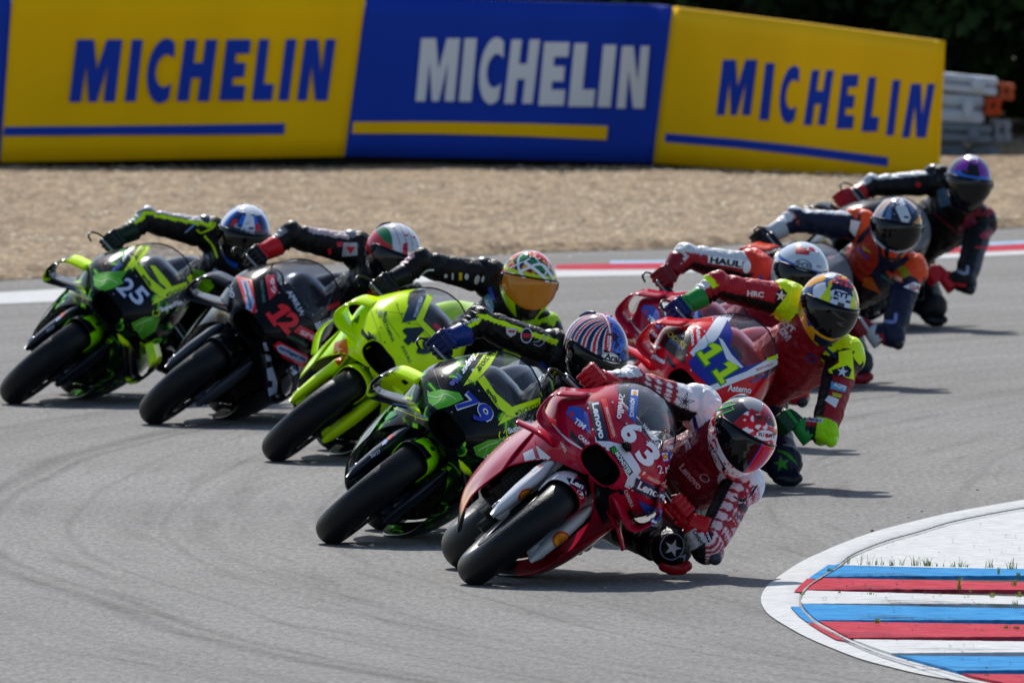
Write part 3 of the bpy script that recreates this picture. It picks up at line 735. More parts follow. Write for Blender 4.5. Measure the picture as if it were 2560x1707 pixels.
def tree(x, Y, h, cr_, nleaf, seed, label, lo=.1):
    rg = random.Random(seed); root = empty('broadleaf_tree', Matrix.Translation((x, Y, 0)))
    tag(root, label, 'tree', 'trees behind the barrier')
    parts = [tube([(0, 0, -.1), (.1, .05, h * .3), (-.1, .1, h * .6), (.05, 0, h * .9)], [.22, .17, .1, .03], 10)]
    limbs = []
    for k in range(9):
        a = rg.uniform(0, 6.28); z0 = h * rg.uniform(.15, .7); L = cr_ * rg.uniform(.6, .95)
        e = (math.cos(a) * L, math.sin(a) * L, z0 + h * rg.uniform(.05, .22)); limbs.append(e)
        parts.append(tube([(0, 0, z0), (e[0] * .5, e[1] * .5, z0 + (e[2] - z0) * .6), e], [.08, .05, .02], 7))
    mesh('trunk', *join(parts), M_BARK, root)
    cl = []
    for k in range(46):
        a = rg.uniform(0, 6.28); zz = rg.uniform(lo, 1.0); rr = cr_ * math.sqrt(max(.05, 1 - ((zz - .5) / .55) ** 2)) * rg.uniform(.25, 1)
        cl.append((math.cos(a) * rr, math.sin(a) * rr, zz * h, rg.uniform(.35, .8) * cr_ * .5))
    N_ = nleaf; rs = np.random.RandomState(seed); ci = rs.randint(0, len(cl), N_); Cc = np.array(cl)[ci]
    d = rs.normal(size=(N_, 3)); d /= np.linalg.norm(d, axis=1)[:, None]; rad = rs.uniform(.35, 1, N_) ** .5
    P = Cc[:, :3] + d * (rad * Cc[:, 3])[:, None] * [1, 1, .8]; P[:, 2] = np.maximum(P[:, 2], .15)
    u = rs.normal(size=(N_, 3)); u /= np.linalg.norm(u, axis=1)[:, None]; v = np.cross(u, rs.normal(size=(N_, 3))); v /= np.linalg.norm(v, axis=1)[:, None]
    s = rs.uniform(.05, .12, N_)[:, None]
    V = np.stack([P - u * s, P + v * s * .55, P + u * s, P - v * s * .55], 1).reshape(-1, 3)
    mesh('crown', V, [(4 * i, 4 * i + 1, 4 * i + 2, 4 * i + 3) for i in range(N_)], M_LEAF, root, smooth=False)
tl = [(0.2, 158, 6.5, 2.3, 'tree behind the join of the blue and yellow banners, cut by the frame'),
      (1.9, 156.5, 6.2, 2.0, 'dark leafy tree rising behind the middle of the right-hand yellow banner'),
      (3.3, 159, 7.5, 2.3, 'tall dark tree behind the right corner of the yellow banner'),
      (4.35, 155.5, 4.2, 1.5, 'lighter green tree above the stacked barrier blocks'),
      (5.7, 158, 7, 2.2, 'dark tree at the far right edge of the picture'),
      (-3.5, 159, 6.5, 2.4, 'tree hidden behind the blue banner'), (-7.5, 160, 6.5, 2.5, 'tree hidden behind the left-hand yellow banner'), (9, 160, 7, 2.6, 'tree beyond the right frame edge')]
for i, (x, Y, h, c_, lb) in enumerate(tl): tree(x, Y, h, c_, 15000 if i < 5 else 5000, 20 + i, lb)
# the dense wood behind reads as one dark mass
rs = np.random.RandomState(2); N_ = 60000
P = np.column_stack([rs.uniform(-16, 18, N_), rs.uniform(162, 168, N_), rs.uniform(.05, 9, N_)])
u = rs.normal(size=(N_, 3)); u /= np.linalg.norm(u, axis=1)[:, None]; v = np.cross(u, rs.normal(size=(N_, 3))); v /= np.linalg.norm(v, axis=1)[:, None]
s = rs.uniform(.12, .26, N_)[:, None]
tag(mesh('woodland', np.stack([P - u * s, P + v * s * .6, P + u * s, P - v * s * .6], 1).reshape(-1, 3), [(4 * i, 4 * i + 1, 4 * i + 2, 4 * i + 3) for i in range(N_)], M_LEAF, smooth=False), kind='stuff')
# ------------------------------------------------------------------ motorcycles
def bike_matrix(px, py, head, lean):
    g = ground(px, py); ps, ph = math.radians(head), math.radians(lean)
    F = Vector((math.sin(ps), -math.cos(ps), 0)); Lh = Vector((math.cos(ps), math.sin(ps), 0)); Z = Vector((0, 0, 1))
    U = math.cos(ph) * Z + math.sin(ph) * Lh; Lv = math.cos(ph) * Lh - math.sin(ph) * Z
    o = g + Z * .06 - U * .06
    return Matrix(((F.x, Lv.x, U.x, o.x), (F.y, Lv.y, U.y, o.y), (F.z, Lv.z, U.z, o.z), (0, 0, 0, 1)))
def to_local(M, px, py, xf):
    """picture point -> bike coordinates on the plane x = xf"""
    Mi = M.inverted(); c = Mi @ CAM; d = Mi.to_3x3() @ ray(px, py); t = (xf - c.x) / d.x
    return c + d * t
def remap_between(MA, MB, xf=-.05):
    def f(px, py): return to_px(MB @ to_local(MA, px, py, xf))
    return f

FAIR = [(.125, [(0, .768), (.045, .768), (.08, .752), (.093, .715), (.083, .68), (.05, .662), (0, .656)]),
        (.10, [(0, .80), (.05, .798), (.10, .775), (.12, .72), (.105, .672), (.07, .648), (.015, .642)]),
        (.04, [(0, .85), (.065, .845), (.13, .81), (.158, .74), (.15, .68), (.12, .64), (.06, .62)]),
        (-.05, [(0, .92), (.09, .91), (.17, .86), (.205, .77), (.20, .69), (.175, .62), (.13, .58)]),
        (-.15, [(0, .99), (.10, .97), (.19, .91), (.238, .80), (.238, .69), (.215, .60), (.18, .51)]),
        (-.28, [(0, 1.05), (.095, 1.028), (.18, .97), (.247, .84), (.255, .68), (.238, .55), (.215, .42)]),
        (-.42, [(0, 1.095), (.085, 1.072), (.16, 1.01), (.225, .88), (.252, .68), (.24, .50), (.215, .36)])]
SIDE = [(-.26, [(.246, .80), (.256, .70), (.252, .60), (.238, .50), (.215, .41)]),
        (-.42, [(.235, .82), (.258, .68), (.262, .52), (.245, .38), (.205, .255)]),
        (-.60, [(.205, .78), (.262, .62), (.268, .45), (.235, .28), (.15, .155)]),
        (-.80, [(.18, .74), (.25, .58), (.262, .43), (.22, .25), (.11, .115)]),
        (-1.02, [(.15, .66), (.20, .55), (.215, .44), (.19, .28), (.09, .13)])]
def foil(path, chord, thick, aoa, n=26):
    """blade whose leading edge follows path; chord runs rearward"""
    P = cr(path, n); prof = [(0, 0), (-.12, .5), (-.45, .62), (-1, .08), (-.45, -.38), (-.12, -.5)]
    T = np.gradient(P, axis=0); T /= np.linalg.norm(T, axis=1)[:, None]
    V = []
    cd = np.array([-1, 0, 0.]); 
    for i, p in enumerate(P):
        c_ = chord[0] + (chord[1] - chord[0]) * i / (n - 1); nn = np.cross(T[i], cd); nn /= np.linalg.norm(nn) + 1e-9
        if nn[2] < 0 and abs(nn[2]) > .3: nn = -nn
        for a, b in prof: V.append(p + np.array([a * c_, 0, -a * c_ * aoa]) + nn * b * thick)
    F = grid_faces(n, 6, True); F += [tuple(range(6))[::-1], tuple(range((n - 1) * 6, n * 6))]
    return V, F
def mir(vf): 
    V, F = vf; return [(v[0], -v[1], v[2]) for v in V], [tuple(reversed(f)) for f in F]
WINGS = {
 'loop': [dict(path=[(.075, .10, .675), (.045, .18, .655), (.0, .265, .635), (-.025, .305, .65), (-.045, .322, .70), (-.055, .322, .752), (-.06, .29, .785), (-.07, .235, .845)], chord=(.15, .12), thick=.011, aoa=.36),
          dict(path=[(-.02, .17, .615), (-.05, .25, .60), (-.09, .335, .565)], chord=(.13, .07), thick=.012, aoa=.3)],
 'moustache': [dict(path=[(.085, .085, .69), (.06, .17, .64), (.02, .26, .575), (-.01, .33, .53), (-.03, .36, .57), (-.04, .358, .63), (-.05, .33, .672), (-.06, .24, .715)], chord=(.16, .14), thick=.014, aoa=.34)],
 'double': [dict(path=[(.085, .075, .685), (.05, .17, .66), (.01, .25, .64), (-.02, .30, .655), (-.04, .305, .705), (-.05, .29, .755), (-.07, .22, .81)], chord=(.17, .13), thick=.014, aoa=.42),
            dict(path=[(-.03, .285, .65), (-.06, .30, .58), (-.08, .285, .515), (-.09, .235, .45)], chord=(.16, .12), thick=.009, aoa=.1)]}
def build_bike(name, label, M, c):
    root = empty(name, M); tag(root, label, 'motorcycle', 'racing motorcycles in the corner')
    P = dict(parent=root); paintc = lambda h, n: np.tile(C(h), (n, 1))
    # ---- front wheel
    covers = []; steer = Matrix.Rotation(math.radians(c.get('steer', 2)), 4, 'Z')
    fw = mesh('front_wheel', *join([torus((0, 0, .30), .216, .014, 3.6, 56, 10)] + [tube([(.03 * math.sin(a + .5), 0, .30 + .03 * math.cos(a + .5)), (.205 * math.sin(a), 0, .30 + .205 * math.cos(a))], [.016, .011], 8) for a in np.linspace(0, 2 * math.pi, 6)[:-1]] + [tube([(0, -.05, .30), (0, .05, .30)], .03, 14)]), flat(c.get('rim', '#1a1b1e'), .3, .4), root)
    mesh('tyre', *torus((0, 0, .30), .238, .063, 1.08, 96, 26), M_RUBBER, fw)
    for s in (-1, 1):
        mesh('brake_disc', *lathe_y((0, s * .062, .30), [(.165, -.003), (.165, .003), (.11, .003), (.11, -.003)], 44), M_DARKMETAL, fw)
    # ---- fork
    rk = math.radians(24)
    def fk(t, y, dx=0): return (-math.sin(rk) * t + dx, y, .30 + math.cos(rk) * t)
    for s in (-1, 1):
        f = mesh('fork_leg', *join([tube([fk(-.03, s * .108), fk(.03, s * .108), fk(.30, s * .108)], [.026, .024, .026], 14), tube([fk(.28, s * .108), fk(.56, s * .108)], [.029, .029], 14),
                 box(*fk(-.005, s * .10), .07, .04, .06, .2)]), flat(c.get('fork', '#1b1c20'), .25, .6), root)
        mesh('brake_caliper', *join([box(-.13, s * .085, .37, .055, .06, .13, .2), tube([(-.15, s * .115, .34), (-.15, s * .12, .40)], .014, 8), tube([(-.17, s * .1, .42), (-.13, s * .12, .5), (-.2, s * .1, .62)], .006, 6)]), M_METAL if c.get('bright') else M_DARKMETAL, root)
        mesh('axle_nut', *lathe_y((0, s * .138, .30), [(.022, -.008), (.024, .004), (.014, .008), (.004, .008), (.004, -.008)], 16), M_METAL, f)
        mesh('brake_hose', *tube([(-.14, s * .105, .44), (-.10, s * .135, .52), (-.19, s * .15, .62), (-.25, s * .12, .74)], .0055, 7, 20), M_METAL, f)
        for bz in (.335, .405): mesh('bolt', *lathe_y((-.13, s * .118, bz), [(.008, -.004), (.008, .005), (.002, .006), (.002, -.004)], 10), M_METAL, f)
        # aerodynamic cover round the fork foot
        S = []
        for t, w_, d_ in ((-.05, .012, .04), (.0, .026, .075), (.12, .032, .10), (.24, .03, .10), (.31, .018, .07)):
            cx, _, cz = fk(t, 0, .0)
            S.append([(cx + d_ * math.cos(a) * .9, s * .118 + w_ * math.sin(a), cz + .0 * a) for a in np.linspace(0, 2 * math.pi, 17)[:-1]])
        V = [p for r in S for p in r]; F = grid_faces(5, 16, True) + [tuple(range(16)), tuple(range(64, 80))[::-1]]
        if s > 0: F = [tuple(reversed(f)) for f in F]
        cv = mesh('fork_cover', V, F, flat(c.get('cover', '#14161a'), .3, .6), root); covers.append(cv)
    # ---- front fender: arc shell over the tyre
    V = []; nu, nv = 60, 33; pc = []
    for i in range(nu):
        a = math.radians(c.get('fend_a0', 34) - (c.get('fend_a0', 34) + 62) * i / (nu - 1))
        tip = math.sin(math.pi * min(1, (i + 3) / (nu) * 2.2) / 2)
        for j in range(nv):
            q = -1 + 2 * j / (nv - 1); ph = q * math.radians(112)
            wy = .083; rr = .238 + .088 * math.cos(ph) * (1 if abs(q) < .9 else 1); y = wy * math.sin(ph)
            if abs(ph) > math.pi / 2: rr = .238 - (abs(ph) - math.pi / 2) * .17
            aa = a + math.radians(-13) * abs(q) ** 2 * (1 - i / (nu - 1)) - 0 * tip
            V.append((rr * math.sin(aa), y, .30 + rr * math.cos(aa))); pc.append(C(c['fend'](q, i / (nu - 1))))
    fd = mesh('front_fender', V, grid_faces(nu, nv), M_PAINT, root, paint=pc); solid(fd, .004, 0)
    # ---- fairing nose and screen from one shape
    nx, nh = 120, 92
    A = sections(FAIR, nx, nh)                              # half ring, y >= 0
    full = np.concatenate([A[:, ::-1] * [1, -1, 1], A[:, 1:]], 1)   # right bottom .. top .. left bottom
    if c.get('nose_z'):
        k = np.clip((full[:, :, 0] - .0) / .12, 0, 1); full[:, :, 2] += c['nose_z'] * k
    full[:, :, 1] *= 1 + c.get('flare', .07) * np.exp(-((full[:, :, 2] - .765) / .085) ** 2) * np.clip((.07 - full[:, :, 0]) / .13, 0, 1)
    W = full.shape[1]; V = full.reshape(-1, 3)
    F = grid_faces(nx, W)
    sb, sw, sk = c.get('screen', (.935, .095, .75))
    def gs(Q):   # > 0 inside the transparent screen
        ay = np.sqrt(Q[:, 1] ** 2 + .0004)
        return Q[:, 2] - (sb + sk * (np.maximum(0, ay - sw) ** 1.5) * 2.2 + .25 * np.maximum(0, -.25 - Q[:, 0]))
    V = V.copy(); G3 = V.reshape(nx, W, 3)
    du = np.gradient(G3, axis=0).reshape(-1, 3); dv = np.gradient(G3, axis=1).reshape(-1, 3)
    for _ in range(2):
        g = gs(V); e = .5e-2
        gr = np.stack([(gs(V + np.array(d)) - g) / 1e-3 for d in ((1e-3, 0, 0), (0, 1e-3, 0), (0, 0, 1e-3))], 1)
        n_ = np.cross(du, dv); n_ /= np.linalg.norm(n_, axis=1)[:, None] + 1e-12
        gt = gr - n_ * (gr * n_).sum(1)[:, None]; L2 = (gt ** 2).sum(1) + 1e-9
        mv = -g[:, None] * gt / L2[:, None]; ml = np.linalg.norm(mv, axis=1)
        cell = .55 * np.maximum(np.linalg.norm(du, axis=1), np.linalg.norm(dv, axis=1))
        V = np.where((ml < cell)[:, None], V + mv, V)
    cent = V[np.array(F)].mean(1)
    isg = (gs(cent) > 0) & (cent[:, 0] < -.055)
    bcol = np.array([C(c['body'](p)) for p in V])
    def sub(mask):
        Fs = [F[i] for i in np.nonzero(mask)[0]]; idx = sorted({k for f in Fs for k in f}); mp = {k: i for i, k in enumerate(idx)}
        return [V[k] for k in idx], [tuple(mp[k] for k in f) for f in Fs], bcol[idx]
    v, f, p = sub(~isg); fair = mesh('fairing', v, [q[::-1] for q in f], M_PAINT, root, paint=p)
    v2, f2, p2 = sub(isg); scr = mesh('windscreen', v2, [q[::-1] for q in f2], M_DARKGLASS if c.get('darkscreen') else (M_PALEGLASS if c.get('palescreen') else M_GLASS), root)
    outward(fair, (-.5, 0, .75)); outward(scr, (-.5, 0, .75)); solid(fair, .005)
    # rim bead along screen top
    edge = full[-1]; top = [tuple(q) for q in edge if q[2] > .93]
    mesh('screen_edge', *tube(top, .004, 6, 40), M_BLACK, root)
    # ---- intake duct
    ring = cr([(y, z) for y, z in FAIR[0][1]], 24); ringf = [( y, z) for y, z in ring] + [(-y, z) for y, z in ring[::-1]][1:-1]
    nz_ = c.get('nose_z', 0); V = []; m = len(ringf)
    for x, s in ((.127, 1), (.10, .9), (.02, .8), (-.12, .7)):
        for y, z in ringf: V.append((x, y * s, .712 + (z - .712) * s + nz_ * np.clip(x / .12, 0, 1)))
    F_ = grid_faces(4, m, True) + [tuple(range(3 * m, 4 * m))]
    mesh('air_intake', V, F_, flat('#040506', .6), root, smooth=False)
    bpy.context.view_layer.update()
    # ---- winglets
    wg = []
    for s in (1, -1):
        pr = [foil(**w_) for w_ in WINGS[c['wing']]]
        vf = join(pr); vf = vf if s > 0 else mir(vf)
        pcx = [C(c['wingcol'](v_)) for v_ in vf[0]]
        o = mesh('winglet', *vf, M_PAINT, root, paint=pcx); wg.append(o)
    # ---- side fairings
    sides = []
    for s in (1, -1):
        Sd = sections(SIDE, 60, 60); V = (Sd * [1, s, 1]).reshape(-1, 3)
        F_ = grid_faces(60, 60); 
        if s < 0: F_ = [tuple(reversed(q)) for q in F_]
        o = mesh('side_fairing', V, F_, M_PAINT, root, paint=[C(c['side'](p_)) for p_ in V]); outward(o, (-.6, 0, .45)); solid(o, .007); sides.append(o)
    # ---- hardware
    eng = join([box(-.68, 0, .42, .52, .30, .36, .15), box(-.42, 0, .52, .10, .36, .30, .1), box(-.58, 0, .22, .5, .16, .14, .3), tube([(-.5, .17, .4), (-.5, -.17, .4)], .09, 20), tube([(-.8, .19, .42), (-.8, -.19, .42)], .08, 20),
               box(-.30, 0, .62, .16, .12, .12, .2), tube([(-.28, 0, .62), (-.22, 0, .95)], .04, 12)])
    mesh('engine', *eng, flat('#101216', .5, .1), root, smooth=False)
    Vr, Fr = [], []
    for k in range(14):
        q = box(-.335, 0, .38 + k * .017, .012, .34, .006, 0); o0 = len(Vr); Vr += q[0]; Fr += [tuple(i + o0 for i in ff) for ff in q[1]]
    mesh('radiator', Vr, Fr, M_DARKMETAL, root, smooth=False)
    for s in (-1, 1):
        hb = mesh('handlebar', *join([tube([(-.30, s * .10, .86), (-.34, s * .20, .865), (-.40, s * .335, .845)], [.014, .014, .015], 10)]), M_DARKMETAL, root)
        mesh('lever_guard', *tube([(-.40, s * .33, .845), (-.39, s * .375, .832), (-.36, s * .395, .815), (-.325, s * .385, .80), (-.31, s * .355, .797)], [.005, .005, .005, .006, .005], 8), M_BLACK, hb)
        mesh('brake_lever' if s < 0 else 'clutch_lever', *tube([(-.34, s * .17, .86), (-.30, s * .22, .855), (-.31, s * .33, .845)], [.008, .006, .005], 8), M_METAL, hb)
        mesh('foot_peg', *tube([(-1.02, s * .15, .40), (-1.03, s * .25, .405)], .011, 8), M_METAL, root)
    # tank, seat, tail
    tk = sections([(-.50, [(0, .90), (.08, .895), (.13, .84), (.15, .76), (.15, .66)]), (-.62, [(0, .965), (.11, .95), (.165, .88), (.18, .78), (.16, .66)]), (-.80, [(0, .955), (.10, .94), (.15, .87), (.165, .78), (.15, .66)]), (-.98, [(0, .87), (.06, .865), (.10, .82), (.12, .76), (.12, .68)])], 30, 20)
    fu = np.concatenate([tk[:, ::-1] * [1, -1, 1], tk[:, 1:]], 1)
    F_ = grid_faces(30, fu.shape[1]) + [tuple(range(fu.shape[1]))[::-1]]
    mesh('fuel_tank', fu.reshape(-1, 3), [q[::-1] for q in F_], flat(c['tank'], .25, .8), root)
    tl_ = sections([(-.98, [(0, .84), (.12, .835), (.15, .80), (.13, .74), (0, .70)]), (-1.15, [(0, .86), (.12, .855), (.15, .82), (.12, .76), (0, .74)]), (-1.35, [(0, .96), (.09, .95), (.13, .88), (.09, .82), (0, .80)]), (-1.62, [(0, .98), (.05, .975), (.07, .94), (.05, .91), (0, .90)])], 24, 20)
    fu = np.concatenate([tl_[:, ::-1] * [1, -1, 1], tl_[:, 1:]], 1); w_ = fu.shape[1]
    mesh('tail', fu.reshape(-1, 3), [q[::-1] for q in grid_faces(24, w_)] + [tuple(range(w_)), tuple(range(23 * w_, 24 * w_))[::-1]], flat(c['tail'], .25, .8), root)
    # swingarm and its spoon, rear wheel, hugger, exhaust
    mesh('swingarm', *join([tube([(-.85, s * .12, .42), (-1.15, s * .145, .38), (-1.42, s * .14, .34)], [.05, .045, .035], 12, flatk=.6) for s in (-1, 1)] + [box(-.9, 0, .42, .12, .26, .1, .2)]), flat(c.get('arm', '#15171b'), .35, .3), root)
    rw = mesh('rear_wheel', *join([torus((-1.42, 0, .34), .216, .015, 6.0, 56, 10)] + [tube([(-1.42, 0, .34), (-1.42 + .205 * math.sin(a), 0, .34 + .205 * math.cos(a))], [.022, .012], 8) for a in np.linspace(0, 2 * math.pi, 6)[:-1]] + [tube([(-1.42, -.1, .34), (-1.42, .1, .34)], .035, 14)]), flat(c.get('rim', '#1a1b1e'), .3, .4), root)
    mesh('tyre', *torus((-1.42, 0, .34), .232, .093, 1.06, 96, 30), M_RUBBER, rw)
    hg = []
    for i in range(30):
        a = math.radians(70 - 95 * i / 29)
        for j in range(13):
            ph = math.radians(-95 + 190 * j / 12); rr = .232 + .115 * math.cos(ph); hg.append((-1.42 + rr * math.sin(a), .115 * math.sin(ph), .34 + rr * math.cos(a)))
    o = mesh('rear_hugger', hg, grid_faces(30, 13), flat(c.get('hugger', '#0e0f12'), .3, .5), root); solid(o, .004, 0)
    # rear duct cover on the right of the swingarm
    o = mesh('rear_brake_cover', *join([capsule((-1.30, -.175, .36), (-1.16, -.19, .33), .07, .05, 16, (0, 1, 0), .5), capsule((-1.20, -.165, .44), (-1.04, -.2, .40), .055, .04, 14, (0, 1, 0), .5)]), flat(c.get('rearcover', '#15171b'), .3, .5), root)
    mesh('exhaust', *join([tube([(-.75, .05, .2), (-1.0, .14, .3), (-1.15, .19, .55), (-1.32, .2, .66)], [.035, .04, .045, .05], 14)]), M_METAL, root)
    mesh('exhaust', *tube([(-.95, -.05, .75), (-1.3, -.09, .82), (-1.55, -.09, .86)], [.035, .04, .045], 14), M_METAL, root)
    # dash and cables seen through the screen, on-board camera
    mesh('dashboard', *join([box(-.20, 0, .90, .02, .16, .09, .2), box(-.19, 0, .83, .1, .2, .03, .1)]), flat(c['dash'], .3, .5) if c.get('dash') else M_BLACK, root, smooth=False)
    mesh('cable', *join([tube([(-.22, s * .05, .88), (-.26, s * .13, .93), (-.34, s * .20, .90)], .006, 6, 12) for s in (-1, 1)] + [tube([(-.2, .09, .84), (-.22, .14, .9), (-.3, .12, .97), (-.4, .1, .95)], .007, 6, 14)]), M_DARKMETAL, root)
    if c.get('camera'):
        mesh('onboard_camera', *join([box(.075, .015, .845, .05, .045, .03, .25), tube([(.1, .015, .845), (.108, .015, .845)], .011, 12)]), M_BLACK, root)
    if c.get('antenna'): pass
    return dict(root=root, M=M, fair=fair, scr=scr, wings=wg, sides=sides, fend=fd, covers=covers)
# ------------------------------------------------------------------ riders
# joints: (dx, dy, xf): metres right / up of the front contact point as the camera sees them, and bike x
TEMPL = dict(handR=(.485, .80, -.40), elR=(.665, .915, -.52), shR=(.985, .845, -.72), helm=(1.165, .825, -.52), shL=(1.235, .60, -.70), elL=(1.145, .27, -.40), handL=(.965, .30, -.40),
             hip=(.80, .46, -1.12), kneeL=(.965, .125, -.60), footL=(.56, .30, -1.06), kneeR=('L', -.66, -.17, .74), footR=('L', -1.06, -.135, .44), neck=(1.11, .72, -.70), chest=(1.02, .60, -.82))
def helmet_dir(d):
    """surface point of the helmet for unit directions d (n,3): x forward, y left, z up"""
    x, y, z = d[:, 0], d[:, 1], d[:, 2]
    r = 1 / np.sqrt((x / .162) ** 2 + (y / .132) ** 2 + (z / .152) ** 2)
    p = d * r[:, None]
    low = np.clip(-p[:, 2] / .15, 0, 1); fr = np.clip(x, 0, 1)
    p[:, 0] += .036 * low * fr ** .8 + .004 * fr
    p[:, 2] -= .048 * low * fr ** .7
    p[:, 1] *= 1 - .40 * low ** 1.6 * np.clip(x + .15, 0, 1)
    floor = -.152 - .045 * fr
    p[:, 2] = np.where(p[:, 2] < floor, floor + (p[:, 2] - floor) * .25, p[:, 2])
    bk = np.clip(-x, 0, 1); p[:, 0] -= .012 * bk * np.clip(1 - abs(z) * 1.4, 0, 1)
    return p
def dirs(az, el):
    return np.stack([np.cos(el) * np.cos(az), np.cos(el) * np.sin(az), np.sin(el)], -1)
def build_helmet(root, pos, yaw, pitch, roll, c):
    y, p, r = map(math.radians, (yaw, pitch, roll))
    f = Vector((math.sin(y) * math.cos(p), -math.cos(y) * math.cos(p), -math.sin(p)))
    up = Vector((0, 0, 1)); up = (up - f * up.dot(f)).normalized(); lf = up.cross(f)
    u2 = up * math.cos(r) + lf * math.sin(r); l2 = u2.cross(f)
    M = Matrix(((f.x, l2.x, u2.x, pos.x), (f.y, l2.y, u2.y, pos.y), (f.z, l2.z, u2.z, pos.z), (0, 0, 0, 1)))
    na, ne = 180, 110
    az = np.linspace(-math.pi, math.pi, na, endpoint=False); el = np.linspace(-math.pi / 2 + .01, math.pi / 2 - .01, ne)
    AZ, EL = np.meshgrid(az, el, indexing='ij'); D = dirs(AZ.ravel(), EL.ravel()); V = helmet_dir(D)
    # sunk eyeport behind the visor
    AZd, ELd = np.degrees(AZ.ravel()), np.degrees(EL.ravel())
    paint = np.array([C(c['paint'](a, e, v)) for a, e, v in zip(AZd, ELd, V)])
    F = grid_faces(na, ne) + [((na - 1) * ne + j, j, j + 1, (na - 1) * ne + j + 1) for j in range(ne - 1)]
    F += [tuple(i * ne + ne - 1 for i in range(na)), tuple(i * ne for i in range(na))[::-1]]
    h = mesh('helmet', V, F, M_HELMET, root, paint=paint); h.matrix_world = M
    # visor
    nu, nv = 70, 30; VV = []
    A = np.linspace(-1, 1, nu); E = np.linspace(0, 1, nv)
    for a in A:
        ha = 84 * a
        e1 = 21 - 9 * abs(a) ** 2.5; e0 = -25 + 20 * abs(a) ** 2.2
        d = dirs(np.full(nv, math.radians(ha)), np.radians(e0 + (e1 - e0) * E)); q = helmet_dir(d)
        edge = np.minimum(np.minimum(E, 1 - E) * 12, (1 - abs(a)) * 14).clip(0, 1) ** .5
        VV += list(q * (1 + .004 + .03 * edge[:, None]))
    VV = np.array(VV); pv = [C(c['visor'](a, e)) for a in A for e in E]
    v = mesh('visor', VV, grid_faces(nu, nv), attr_visor, h, paint=pv)
    # visor pivot pods, brow trim, chin vents, crown vents, rear spoiler
    det = []
    for s in (-1, 1):
        q = helmet_dir(dirs(np.array([math.radians(s * 82)]), np.array([math.radians(4)])))[0]
        det.append(lathe_y((q[0], q[1] * 1.02, q[2]), [(.022, -.004), (.022, .004), (.006, .007), (.006, -.007)], 20))
    for d_ in det: mesh('visor_pivot', *d_, M_BLACK, h)
    path = [tuple(helmet_dir(dirs(np.array([math.radians(a)]), np.array([math.radians(22.5 - 9 * abs(a / 84) ** 2.5)])))[0] * 1.012) for a in np.linspace(-80, 80, 25)]
    mesh('brow_trim', *tube(path, .0045, 6, 40), M_BLACK, h)
    path = [tuple(helmet_dir(dirs(np.array([math.radians(a)]), np.array([math.radians(-80 + 24 * abs(a / 150))])))[0] * 1.01) for a in np.linspace(-150, 150, 31)]
    mesh('neck_trim', *tube(path, .006, 6, 60), M_BLACK, h)
    vn = []
    for a, e, w_, hh in ((-13, 34, .028, .010), (13, 34, .028, .010), (0, -46, .045, .016), (-22, -44, .02, .01), (22, -44, .02, .01), (-18, 62, .02, .008), (18, 62, .02, .008)):
        q = helmet_dir(dirs(np.array([math.radians(a)]), np.array([math.radians(e)])))[0]
        t = Vector(q).normalized(); lt = Vector((0, 0, 1)).cross(t).normalized(); ut = t.cross(lt)
        b_ = box(0, 0, 0, .012, w_, hh, .3); vn.append(([tuple(Vector(q) + t * z[0] + lt * z[1] + ut * z[2]) for z in b_[0]], b_[1]))
    for v__ in vn: mesh('vent', *v__, flat(c.get('vent', '#0c0d10'), .3, .6), h)
    sp = []
    for sg in (-1, 1):
        pp = [tuple(helmet_dir(dirs(np.array([math.radians(sg * (180 - 24))]), np.array([math.radians(e)])))[0] * 1.02) for e in (52, 36, 20)]
        sp.append(tube(pp, [.006, .011, .007], 8))
    mesh('spoiler', *join(sp), flat(c.get('spoiler', '#202328'), .25, .8), h)
    return h, v
attr_visor = attr_mat('visor', .07, .15)
